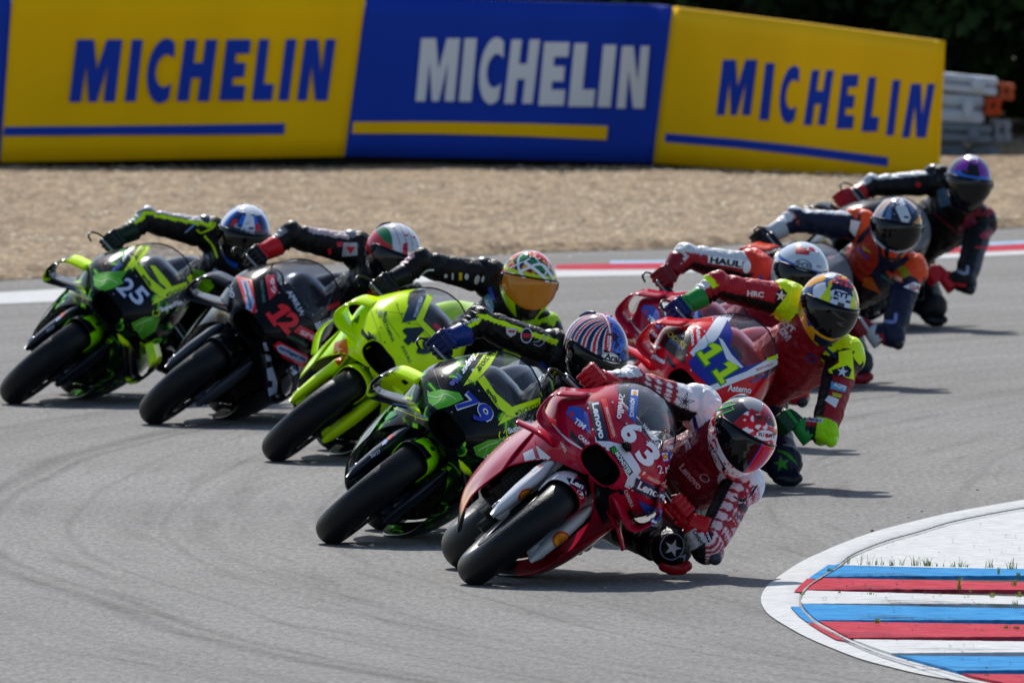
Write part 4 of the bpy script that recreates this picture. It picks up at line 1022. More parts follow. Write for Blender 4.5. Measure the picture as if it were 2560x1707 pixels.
def build_glove(root, G, bar, fwd, wrist, col, name='glove', detail=None):
    """fist closed round a grip: G grip centre, bar = outward axis, fwd = towards the front of the bike, wrist point"""
    b = bar.normalized(); f = (fwd - b * fwd.dot(b)).normalized(); u = b.cross(f)
    wv = (wrist - G); wv = wv - b * wv.dot(b)
    # the back of the hand faces away from the wrist line: rotate the curl so the palm heel points to the wrist
    a0 = math.atan2(wv.dot(u), wv.dot(f))
    s = 1
    if abs(((a0 + math.pi) % (2 * math.pi)) - math.pi) >= 0: 
        pass
    def pt(ang, r, o): return G + f * (r * math.cos(ang)) + u * (r * math.sin(ang)) + b * o
    sgn = -1 if math.sin(a0) >= 0 or abs(math.cos(a0)) > .2 else 1
    parts = []
    # palm block between grip and wrist
    heel = G + wv.normalized() * .052
    for o in (-.027, 0, .027):
        parts.append(capsule(pt(a0 + sgn * -.15, .040, o), pt(a0 + sgn * .75, .043, o), .022, .020, 12))
        parts.append(capsule(heel + b * o * .7, pt(a0 + sgn * .5, .040, o), .023, .021, 12))
    parts.append(capsule(heel, wrist, .030, .034, 14))
    lens = [1.0, 1.1, 1.05, .9]
    for k in range(4):
        o = .036 - k * .024; L = lens[k]
        A = [a0 + sgn * q for q in (.75, 1.45, 2.2 * L ** .5, 3.0 * L, 3.7 * L)]
        R = [.045, .050, .041, .036, .031]; Q = [pt(a, r, o) for a, r in zip(A, R)]
        rr = [.0135, .0125, .0115, .0105, .0095]
        for i in range(4): parts.append(capsule(Q[i], Q[i + 1], rr[i], rr[i + 1], 10))
        parts.append(capsule(Q[0], Q[0] + (Q[0] - G).normalized() * .004, .0165, .0145, 10))   # knuckle guard
    # thumb leaves the inner side of the palm and closes under the grip
    o = -.052
    Q = [pt(a0 + sgn * .1, .04, -.03), pt(a0 - sgn * .7, .047, o), pt(a0 - sgn * 1.5, .040, o + .006), pt(a0 - sgn * 2.1, .034, o + .014)]
    for i in range(3): parts.append(capsule(Q[i], Q[i + 1], [.015, .0135, .012][i], [.0135, .012, .0105][i], 10))
    V, F = remeshed(*join(parts), .0042, 1, .5)
    gl = mesh(name, V, F, flat(col, .38, .3, 0, .3), root)
    # gauntlet cuff
    d = (wrist - heel).normalized(); 
    cf = mesh('cuff', *join([tube([wrist - d * .025, wrist + d * .03, wrist + d * .065], [.040, .047, .052], 18, 6, None, False)]), flat(detail or col, .35, .3), gl)
    solid(cf, .004, 0)
    pr = [capsule(pt(a0 + sgn * .55, .062, .034), pt(a0 + sgn * .55, .062, -.034), .010, .010, 10)]
    mesh('knuckle_guard', *join(pr), flat(detail or col, .25, .6), gl)
    return gl
def build_rider(label, B, J, c, helm, mirror_of=None):
    """B: bike dict; J joint overrides"""
    jt = dict(TEMPL); jt.update(J); M = B['M']; gx, gy = B['contact']; sc = FPX / ground(gx, gy).y
    sh_ = J.get('shift', (0, 0)); jt.pop('shift', None)
    def pt(k):
        if jt[k][0] == 'L': return M @ Vector(jt[k][1:])
        dx, dy, xf = jt[k]; dx += sh_[0]; dy += sh_[1]; return M @ to_local(M, gx + dx * sc, gy - dy * sc, xf)
    Jn = {k: pt(k) for k in jt}
    base = Vector((Jn['hip'].x, Jn['hip'].y, 0)); root = empty('person', Matrix.Translation(base))
    tag(root, label, 'rider', 'racing riders leaning off their motorcycles')
    bpy.context.view_layer.update()
    J_ = {k: (v - base) for k, v in Jn.items()}
    lat = (J_['shL'] - J_['shR']).normalized()
    Fw = (M.to_3x3() @ Vector((1, 0, 0))).normalized(); Lw = (M.to_3x3() @ Vector((0, 1, 0))).normalized(); Uw = (M.to_3x3() @ Vector((0, 0, 1))).normalized()
    hip = J_['hip']; hR = hip - Lw * .09; hL = hip + Lw * .10; chest = J_['chest']
    J_['handR_w'] = J_['handR'] + (J_['elR'] - J_['handR']).normalized() * .085; J_['handL_w'] = J_['handL'] + (J_['elL'] - J_['handL']).normalized() * .085
    mid = (J_['shR'] + J_['shL']) / 2
    back = (mid - hip).normalized()
    bones = {'torso': (hip, chest, .145, .165), 'upper': (chest, mid + back * .0, .165, .13), 'sh': (J_['shR'], J_['shL'], .082, .082), 'collar': (mid, J_['neck'], .10, .075),
             'uaR': (J_['shR'], J_['elR'], .078, .060), 'faR': (J_['elR'], J_['handR_w'], .060, .040), 'uaL': (J_['shL'], J_['elL'], .080, .062), 'faL': (J_['elL'], J_['handL_w'], .062, .041),
             'pel': (hR, hL, .13, .13), 'thR': (hR, J_['kneeR'], .105, .072), 'caR': (J_['kneeR'], J_['footR'], .068, .048), 'thL': (hL, J_['kneeL'], .108, .075), 'caL': (J_['kneeL'], J_['footL'], .072, .05)}
    parts = [capsule(a, b_, ra, rb, 18) for a, b_, ra, rb in bones.values()]
    # elbow, shoulder and knee armour under the leather, speed hump on the back
    for k, r in (('elR', .066), ('elL', .068), ('shR', .092), ('shL', .094), ('kneeL', .083), ('kneeR', .08)):
        parts.append(capsule(J_[k], J_[k] + Vector((0, -.001, .012)), r, r * .96, 16))
    hb = mid + back * .03 - Fw * .05 + Uw * .05
    parts.append(capsule(hb, hb - back * .22 - Fw * .03, .075, .05, 14))
    V, F = remeshed(*join(parts), c.get('voxel', .011), 3, .5)
    # leather folds: small ripples across the limbs near joints
    names = list(bones); dist = np.full((len(names), len(V)), 9.); T_ = np.zeros((len(names), len(V))); OFF = np.zeros((len(names), len(V), 3))
    for i, k in enumerate(names):
        a, b_, ra, rb = bones[k]; a = np.array(a); d = np.array(b_) - a; L2 = d @ d
        t = np.clip((V - a) @ d / L2, 0, 1); q = V - (a + t[:, None] * d); n = np.linalg.norm(q, axis=1)
        dist[i] = n - (ra + (rb - ra) * t); T_[i] = t; OFF[i] = q / (n[:, None] + 1e-9)
    bi = dist.argmin(0); ar = np.arange(len(V)); t = T_[bi, ar]; off = OFF[bi, ar]
    jamp = np.zeros(len(V))
    for k, rr in (('elR', .13), ('elL', .13), ('kneeL', .15), ('kneeR', .15), ('chest', .2), ('shR', .12), ('shL', .12)):
        jamp = np.maximum(jamp, np.exp(-(np.linalg.norm(V - np.array(J_[k]), axis=1) / rr) ** 2))
    s_ = np.array([noise.noise(Vector(v) * 13) for v in V]); s2 = np.array([noise.noise(Vector(v) * 31 + Vector((5, 5, 5))) for v in V])
    rp = np.sin((t * 26 + s_ * 3.5))
    V = V + off * ((.0062 * rp * jamp) + .0042 * s_ + .0028 * s2)[:, None]
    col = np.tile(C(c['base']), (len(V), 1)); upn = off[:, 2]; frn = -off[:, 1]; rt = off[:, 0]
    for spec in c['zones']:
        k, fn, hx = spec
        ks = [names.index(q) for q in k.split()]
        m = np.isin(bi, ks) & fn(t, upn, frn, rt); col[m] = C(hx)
    # worn / stitched variation
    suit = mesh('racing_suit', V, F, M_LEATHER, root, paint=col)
    # boots with heel, sole and toe
    for k, kn, s in (('footR', 'kneeR', -1), ('footL', 'kneeL', 1)):
        a = J_[k]; sh = (a - J_[kn]).normalized(); toe = (Fw * .9 - Uw * .25 + Lw * .1 * s).normalized(); ank = a
        pr = [capsule(ank - sh * .17, ank, .062, .05, 16), capsule(ank, ank + toe * .05 - Uw * .035, .052, .05, 14), capsule(ank + toe * .02 - Uw * .045, ank + toe * .165 - Uw * .055, .043, .034, 14, None, .8), capsule(ank - toe * .045 - Uw * .05, ank + toe * .02 - Uw * .05, .036, .04, 12)]
        v_, f_ = remeshed(*join(pr), .008, 2, .5)
        bt = mesh('boot', v_, f_, flat(c['boot'], .3, .6, 0, .1), root)
        sl = capsule(ank - toe * .06 - Uw * .088, ank + toe * .18 - Uw * .085, .02, .018, 12, None, 1); mesh('sole', *sl, M_BLACK, bt)
        mesh('shin_guard', *capsule(ank - sh * .15 + Lw * s * .03 + Fw * .03, ank - sh * .03 + Lw * s * .03 + Fw * .03, .035, .025, 12), flat(c.get('boot2', c['boot']), .25, .8), bt)
    # knee slider pucks and elbow sliders
    kd = Vector((.25, -.35, -.9)).normalized()
    for k, hx in (('kneeL', c['slider']),):
        q = J_[k] + kd * .072 + Vector((0, 0, .0)); pr = [capsule(q - Vector((.035, 0, 0)), q + Vector((.035, .01, 0)), .036, .034, 14, None, .8), capsule(q + kd * .012 - Vector((.02, 0, 0)), q + kd * .012 + Vector((.02, 0, 0)), .028, .028, 12)]
        v_, f_ = remeshed(*join(pr), .006, 2); mesh('knee_slider', v_, f_, flat(hx, .4, .4), root)
    ed = Vector((.55, -.2, -.8)).normalized(); q = J_['elL'] + ed * .055
    mesh('elbow_slider', *capsule(q - Vector((.0, .03, 0)), q + Vector((.015, .03, .02)), .028, .024, 14), flat(c.get('eslider', '#202226'), .4, .5), root)
    # shoulder caps
    for k in ('shR', 'shL'):
        q = J_[k] + Vector((.012 if k == 'shL' else -.01, -.015, .022)); mesh('shoulder_cap', *capsule(q - lat * .022, q + lat * .022, .066, .066, 22), flat(c['cap'], .3, .8), root)
    # gloves on the grips
    gR = build_glove(root, J_['handR'], -Lw, Fw, J_['handR_w'], c['glove'], 'glove', c.get('cuff'))
    gL = build_glove(root, J_['handL'], Lw, Fw, J_['handL_w'], c['gloveL'] if 'gloveL' in c else c['glove'], 'glove', c.get('cuff'))
    h, v = build_helmet(root, Jn['helm'], helm[0], helm[1], helm[2], c['helmet'])
    bpy.context.view_layer.update()
    return dict(root=root, suit=suit, helmet=h, visor=v, gR=gR, gL=gL, J=Jn)
# ------------------------------------------------------------------ the field
def contact(fr, x, y): return zf(fr, x, y)
CT = {'63': contact('Z1', 330, 1385), '79': (331.5, 542.9), '49': (276.4, 460.5), '12': (153.6, 423.5), '25': (13.3, 403.3), '11': (576, 491), '93': (552, 449), '37': (668, 388), '27': (759, 330)}
HD = {'63': (3, 50), '79': (-7, 50), '49': (-9, 50), '12': (-12, 50), '25': (-10, 50), '11': (-9, 51), '93': (-11, 54), '37': (-12, 55), '27': (-15, 55)}
MX = {k: bike_matrix(*CT[k], *HD[k]) for k in CT}
BK = {}; RD = {}
DR = '#ae0e32'; FL = '#d2fa00'
def lightning(p, base, g1='#2c7a20', g2='#9cec3a'):
    v = Vector((p[0] * 6, p[1] * 9, p[2] * 9)); n = noise.fractal(v, 1.0, 2.0, 3); r = 1 - abs(noise.noise(v * 1.3 + Vector((3, 1, 2)))) * 6
    if n > .04 and abs(p[1]) > .08:
        return g2 if r > .75 else (g1 if r > .1 else '#123214')
    return base
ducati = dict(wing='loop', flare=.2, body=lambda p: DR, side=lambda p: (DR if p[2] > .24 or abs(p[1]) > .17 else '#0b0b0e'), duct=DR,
    wingcol=lambda v: DR, fend=lambda q, i: DR if (q > -.15 or .42 < i < .5) else '#d2d4d8', fork='#c9ccd0', cover='#c4c8ce', tank=DR, tail=DR, arm='#b9bcc2', hugger='#c9ccd2', rearcover='#a9adb5', camera=True, bright=True)
BK['63'] = build_bike('racing_motorcycle', 'dark red race bike with white number 63, leading the pack, front wheel nearest the camera', MX['63'], ducati)
BK['93'] = build_bike('racing_motorcycle', 'dark red race bike mostly hidden behind the red and blue number 11 bike', MX['93'], dict(ducati, camera=False))
track = dict(wing='moustache', body=lambda p: lightning(p, '#05080c'), side=lambda p: lightning(p, '#040608'), duct='#0b0d10',
    wingcol=lambda v: (FL if (v[2] > .652 and abs(v[1]) < .345) or (v[2] < .56 and abs(v[1]) > .325 and v[0] > -.03) else '#0a0d14'), fend=lambda q, i: '#8ff000' if (q > .3 or q < -.7) and i < .66 else '#0a0c10', fork='#1b2230', cover='#141b28', tank='#0a0c10', tail='#0a0c10', fend_a0=30)
BK['79'] = build_bike('racing_motorcycle', 'black and fluorescent yellow race bike with blue number 79, directly behind the lead bike', MX['79'], dict(track, screen=(.93, .16, .6)))
BK['25'] = build_bike('racing_motorcycle', 'black and fluorescent yellow race bike with number 25, farthest left in the pack', MX['25'], dict(track, screen=(.93, .16, .6)))
BK['49'] = build_bike('racing_motorcycle', 'all fluorescent yellow race bike with black number 49 between the two black bikes', MX['49'],
    dict(wing='double', body=lambda p: FL, side=lambda p: FL if p[2] > .3 else '#0f1c12', duct='#7fd400', wingcol=lambda v: FL, fend=lambda q, i: (FL if abs(q) < .5 or i < .25 else '#2f5a3c') if i < .7 else FL, fork=FL, cover=FL, tank='#101318', tail=FL, fend_a0=20))
BK['12'] = build_bike('racing_motorcycle', 'black race bike with red number 12 and red and white sponsor panels, second from left', MX['12'],
    dict(wing='moustache', body=lambda p: '#060609', side=lambda p: '#060609', duct='#060609', wingcol=lambda v: '#15181f', fend=lambda q, i: '#0b0c10', fork='#454b57', cover='#3c424d', tank='#060609', tail='#060609', darkscreen=True, screen=(.93, .17, .6)))
BK['11'] = build_bike('racing_motorcycle', 'red, white and blue race bike with fluorescent number 11 behind the lead bike', MX['11'],
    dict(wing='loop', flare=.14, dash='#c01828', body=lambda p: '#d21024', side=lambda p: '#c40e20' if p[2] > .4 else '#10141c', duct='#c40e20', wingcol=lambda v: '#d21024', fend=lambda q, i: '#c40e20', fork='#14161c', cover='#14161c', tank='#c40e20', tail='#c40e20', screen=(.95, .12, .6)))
BK['37'] = build_bike('racing_motorcycle', 'navy and orange race bike of which only the screen shows behind a white helmet', MX['37'],
    dict(wing='loop', palescreen=True, body=lambda p: '#141c38', side=lambda p: '#e2561a' if p[2] > .5 else '#141c38', duct='#e2561a', wingcol=lambda v: '#d8431a', fend=lambda q, i: '#141c38', tank='#141c38', tail='#e2561a'))
BK['27'] = build_bike('racing_motorcycle', 'black race bike at the back of the pack, its screen showing under a red glove', MX['27'],
    dict(wing='moustache', palescreen=True, body=lambda p: '#0c0d12', side=lambda p: '#0c0d12', duct='#0c0d12', wingcol=lambda v: '#0c0d12', fend=lambda q, i: '#0c0d12', tank='#0c0d12', tail='#0c0d12'))
for k in BK: BK[k]['contact'] = CT[k]
bpy.context.view_layer.update()
# ------------------------------------------------------------------ who rides what
vis_dark = lambda a, e: '#050608'
def camo(a, e, v, cols, sc=30, thr=(0,), seed=0):
    n = noise.noise(Vector(v) * sc + Vector((seed, 0, 0))); i = sum(n > t for t in thr); return cols[i]
def p63(a, e, v):
    if a < -52 and e > 18: return '#26292f' if e < 55 else '#8d9096'
    if e < -12: return ['#eceef0', '#d0141f'][noise.noise(Vector(v) * 60) > (.05 if abs(a) > 55 else .3)] 
    if e > 62: return '#8d9096' if a < -20 else '#b83044'
    if e > 52: return '#c01828'
    return camo(a, e, v, ['#eef1f4', '#e01420', '#b00c18'], 42, (-.12, .26), 4)
def p79(a, e, v):
    v = (v[0], v[1] + .03, v[2])
    if v[1] > .022: return camo(a, e, v, ['#0a2c9a', '#1470e0', '#061650'], 34, (-.12, .18), 2)
    if v[1] > .004: return ['#c8101c', '#e8ecf2'][v[1] < .016 and v[1] > .008]
    if e < -14: return '#060608'
    k = math.degrees(math.atan2(v[1] - .01, v[0] + .02 + 0 * v[2])); k2 = (a + 180 + v[2] * 260) % 26
    return '#f0f2f4' if k2 < 3 or 11 < k2 < 14 else ('#c8101c' if k2 < 11 else '#101c50')
def p49(a, e, v):
    w = abs(math.sin(a * .045 + e * .05)) < .13 or abs(math.sin(a * .04 - e * .055 + 1)) < .12
    if e < -14: return '#b6e000' if abs(a) > 30 else '#141a10'
    if 22 < e < 30: return '#c8e000'
    if w and e > 24: return '#f2f2f2'
    n = noise.noise(Vector(v) * 14 + Vector((8, 0, 0)))
    return '#d81828' if n > .12 else ('#e8a010' if n > -.05 else ('#102a4a' if n > -.25 else '#1a7a4a'))
def p12(a, e, v):
    if e < -12: return '#0e0f12'
    b = (v[1] * 1000 + v[2] * 250) % 34
    if v[1] < -.085: return '#c8202c' if v[2] < .07 else '#146a40'
    if v[1] > .10: return '#c02030'
    return '#14161a' if b < 3 else ('#c41c28' if v[0] > .11 and v[2] > .02 and abs(v[1] + .03) < .012 else '#c9ccd2')
def p25(a, e, v):
    if e < 6 or (abs(a) < 40 and e < 29): return '#0a1020' if e > -30 else ('#1450b8' if a < 0 else '#0a1020')
    k = math.sin(math.radians(a) * 4.5 + 1)
    if e > 62: return '#d9dde2'
    if abs(abs(a) - 30) < 7 and 28 < e < 44: return '#c01828'
    return '#dfe3e8' if k > .45 else ('#1468d0' if k > -.5 else '#0c1c50')
def p11(a, e, v):
    if e < -30: return '#e8a010' if abs(a) > 30 else ('#14203a' if e > -48 else '#b8d800')
    if abs(a) < 32 and 44 < e < 72: return '#101c3c'
    if abs(a) < 22 and 20 < e < 44: return '#c6d4e6' if abs(a) > 7 or e > 30 else '#0c1424'
    if 24 < abs(a) < 42 and e > 18: return '#c8e000'
    k = noise.noise(Vector(v) * 16 + Vector((1, 4, 0)))
    return '#e8a414' if k > -.08 else ('#24508c' if k > -.3 else '#dfe4ea')
def p93(a, e, v):
    if 20 < e < 27: return '#1a4cb0'
    if abs(a + 6) < 16 and 62 < e < 76: return '#c02838'
    return '#c3cfda'
def p37(a, e, v):
    if e < -28: return '#e04818' if (abs(a) % 26) < 12 else '#0d1220'
    k = math.sin(math.radians(a) * 5 + v[2] * 12)
    if abs(a) > 62: return '#d88a20' if k > .6 else '#9aa4b0'
    return '#c9d1da' if k > -.1 else ('#1c2a44' if k > -.8 else '#5a7aa8')
def p27(a, e, v):
    if abs(a) < 18 and 28 < e < 58: return '#100c18'
    if 22 < e < 30 and abs(a) < 60: return '#2a70d0'
    if e < 10: return '#100c18'
    if abs(a) > 60: return '#4a4450'
    return '#7a2ca0' if noise.noise(Vector(v) * 12) > -.2 else '#201028'
Zt = lambda t, u, f, r: t > -1
LEGS = 'thR thL caR caL pel'
def suit(**k): return k
S = {}
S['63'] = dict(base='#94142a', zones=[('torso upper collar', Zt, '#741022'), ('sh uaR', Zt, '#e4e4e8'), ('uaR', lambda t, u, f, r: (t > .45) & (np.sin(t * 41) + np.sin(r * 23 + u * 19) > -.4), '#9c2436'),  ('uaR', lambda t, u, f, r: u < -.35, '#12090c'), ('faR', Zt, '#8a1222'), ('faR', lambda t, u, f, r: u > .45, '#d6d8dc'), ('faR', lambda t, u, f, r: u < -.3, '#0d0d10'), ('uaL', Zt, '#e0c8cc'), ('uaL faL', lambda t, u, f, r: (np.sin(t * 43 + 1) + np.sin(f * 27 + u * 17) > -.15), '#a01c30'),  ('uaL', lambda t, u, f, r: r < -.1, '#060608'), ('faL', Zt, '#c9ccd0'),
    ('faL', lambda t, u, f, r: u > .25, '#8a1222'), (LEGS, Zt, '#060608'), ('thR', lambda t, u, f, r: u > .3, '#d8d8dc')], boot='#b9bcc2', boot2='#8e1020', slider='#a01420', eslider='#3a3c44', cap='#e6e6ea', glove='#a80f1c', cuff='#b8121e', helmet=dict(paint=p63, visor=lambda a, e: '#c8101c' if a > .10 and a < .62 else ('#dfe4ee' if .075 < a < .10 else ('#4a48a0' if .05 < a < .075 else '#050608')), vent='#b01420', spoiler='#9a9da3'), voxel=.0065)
S['79'] = dict(base='#060608', zones=[('uaR faR', lambda t, u, f, r: (u > .22) & (u < .52) & (f > 0), FL), (LEGS, Zt, '#060608'), ('uaR', lambda t, u, f, r: (t < .12) & (f > .2), '#1a1c22')], boot='#101216', slider='#15171b', cap='#0d0f13', glove='#0c1a4a', cuff='#16307a', helmet=dict(paint=p79, visor=vis_dark, spoiler='#3a4a66'), voxel=.0065)
S['49'] = dict(base='#060608', zones=[('collar', Zt, '#a6cc10'), ('sh', lambda t, u, f, r: t > .75, '#a6d410'), ('upper torso', lambda t, u, f, r: r > .2, '#a6d410'), (LEGS, Zt, '#060608'), ('faR', lambda t, u, f, r: u > .75, '#c9a9b0')], boot='#101216', slider='#b6e000', cap='#060608', glove='#060608', cuff='#101216', helmet=dict(paint=p49, visor=lambda a, e: '#c87a1c' if abs(a) < .85 else '#2a1c10'))
S['12'] = dict(base='#060608', zones=[('faR', lambda t, u, f, r: (u > .55), '#8a8d92'), ('faR', lambda t, u, f, r: t > .7, '#c0141f'), ('uaR', lambda t, u, f, r: (u > .5) & (t > .2) & (t < .8), '#b9a9ac'), ('upper', lambda t, u, f, r: u < -.5, '#9a1420')], boot='#101216', slider='#15171b', cap='#7a7d82', glove='#060608', cuff='#c81824', helmet=dict(paint=p12, visor=vis_dark, vent='#b01420'))
S['25'] = dict(base='#060608', zones=[('faR', lambda t, u, f, r: u > .6, '#b9bfae'), ('faR uaR', lambda t, u, f, r: (u > .4) & (u < .66) & (f > 0), FL), ('uaR', lambda t, u, f, r: u > .72, '#b0aeb4'), (LEGS, Zt, '#060608')], boot='#101216', slider='#15171b', cap='#39404e', glove='#0a1a10', cuff='#0f2a16', helmet=dict(paint=p25, visor=vis_dark))
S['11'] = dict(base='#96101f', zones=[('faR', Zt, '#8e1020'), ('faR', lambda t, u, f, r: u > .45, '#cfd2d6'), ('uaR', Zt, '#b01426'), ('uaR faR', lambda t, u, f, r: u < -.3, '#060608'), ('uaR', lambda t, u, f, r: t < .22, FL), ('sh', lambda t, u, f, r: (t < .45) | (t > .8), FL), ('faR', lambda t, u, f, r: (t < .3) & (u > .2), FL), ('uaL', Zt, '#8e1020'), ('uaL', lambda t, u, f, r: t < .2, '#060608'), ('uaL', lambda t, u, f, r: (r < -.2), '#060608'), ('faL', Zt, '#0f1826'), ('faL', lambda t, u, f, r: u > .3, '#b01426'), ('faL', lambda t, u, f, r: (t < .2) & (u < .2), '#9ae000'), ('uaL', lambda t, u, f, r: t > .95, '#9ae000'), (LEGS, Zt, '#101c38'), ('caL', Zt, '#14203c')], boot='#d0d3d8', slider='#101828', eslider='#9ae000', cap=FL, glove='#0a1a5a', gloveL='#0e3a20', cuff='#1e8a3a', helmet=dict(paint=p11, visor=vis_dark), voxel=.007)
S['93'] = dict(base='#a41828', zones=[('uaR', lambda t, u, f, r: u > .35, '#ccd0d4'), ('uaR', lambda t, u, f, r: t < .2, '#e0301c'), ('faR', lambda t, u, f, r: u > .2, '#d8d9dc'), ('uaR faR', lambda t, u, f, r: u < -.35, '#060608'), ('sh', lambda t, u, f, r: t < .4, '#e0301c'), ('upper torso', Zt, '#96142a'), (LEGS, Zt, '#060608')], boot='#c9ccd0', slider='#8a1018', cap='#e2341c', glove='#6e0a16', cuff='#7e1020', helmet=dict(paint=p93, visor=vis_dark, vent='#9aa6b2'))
S['37'] = dict(base='#111a34', zones=[('faR', lambda t, u, f, r: u > .35, '#d4d6da'), ('faR', lambda t, u, f, r: (t < .15), '#e4501a'), ('uaR', lambda t, u, f, r: u > .72, '#b9c0ca'), ('upper', lambda t, u, f, r: (r < -.3) & (f > 0), '#b02a18'), ('torso', Zt, '#1c0c14'), ('sh', lambda t, u, f, r: (t < .12) | (t > .92), '#e8521c'), ('uaL', lambda t, u, f, r: (t < .2) & (f > .2), '#e0431a'), (LEGS, Zt, '#0f1c38'), ('caL', Zt, '#7a1420'), ('faL', lambda t, u, f, r: u < 0, '#b4283a')], boot='#c4c8ce', boot2='#b02030', slider='#8a1824', cap='#e8521c', glove='#15161a', gloveL='#7a1018', cuff='#b9bcc2', helmet=dict(paint=p37, visor=vis_dark))
S['27'] = dict(base='#060608', zones=[('faR uaR', lambda t, u, f, r: u > .62, '#b9bcc2'), ('sh', lambda t, u, f, r: (t > .8), '#8a2a38'), (LEGS, Zt, '#090d18'), ('uaL', lambda t, u, f, r: (r > .6), '#39404e')], boot='#15171c', boot2='#303846', slider='#101218', cap='#14151c', glove='#b0101e', cuff='#c01828', helmet=dict(paint=p27, visor=vis_dark, vent='#100c18', spoiler='#5a4a60'))
J63 = dict(handR=(.462, .815, -.40), elR=(.63, .80, -.60), shR=(.905, .70, -.74), helm=(1.075, .60, -.46), shL=(1.07, .40, -.66), elL=(.935, .15, -.40), handL=(.825, .31, -.40), hip=(.78, .42, -1.10), kneeL=(.79, .14, -.58), footL=(.50, .24, -1.04), neck=(1.02, .52, -.66), chest=(.93, .47, -.80))
J79 = dict(handR=(.447, .825, -.40), elR=(.62, .925, -.52), shR=(.945, .80, -.70), helm=(1.105, .81, -.52))
L = {'63': ('rider in dark red leathers with red and white helmet hanging off the lead bike', J63, (14, 27, 28)),
     '79': ('rider in black leathers with a yellow arm stripe and a red and blue helmet', J79, (18, 36, 16)),
     '49': ('rider with a multicoloured helmet and orange mirrored visor on the all yellow bike', {}, (8, 13, 10)),
     '12': ('rider in black leathers with red wrist and white helmet turned away, second from left', dict(helm=(1.165, .825, -.52)), (24, 24, 16)),
     '25': ('leftmost rider in black leathers with blue and white helmet', dict(helm=(1.155, .845, -.52)), (-4, 18, 12)),
     '11': ('rider in red leathers with fluorescent shoulder pads and yellow helmet', dict(shift=(-.04, 0)), (12, 21, 17)),
     '93': ('rider in red and white leathers with pale grey helmet behind the number 11 rider', dict(handR=(.514, .80, -.40), elR=(.63, .905, -.52), shR=(.955, .845, -.72)), (14, 16, 16)),
     '37': ('rider in navy leathers with orange shoulders and silver helmet', dict(handR=(.468, .755, -.40), elR=(.648, .86, -.54), shR=(.983, .825, -.72)), (2, 12, 10)),
     '27': ('rearmost rider in black leathers with red gloves and purple helmet', dict(handR=(.46, .724, -.40), elR=(.633, .80, -.56), shR=(1.0, .825, -.72)), (2, 14, 10))}
for k, (lb, J, hm) in L.items(): RD[k] = build_rider(lb, BK[k], J, S[k], hm)
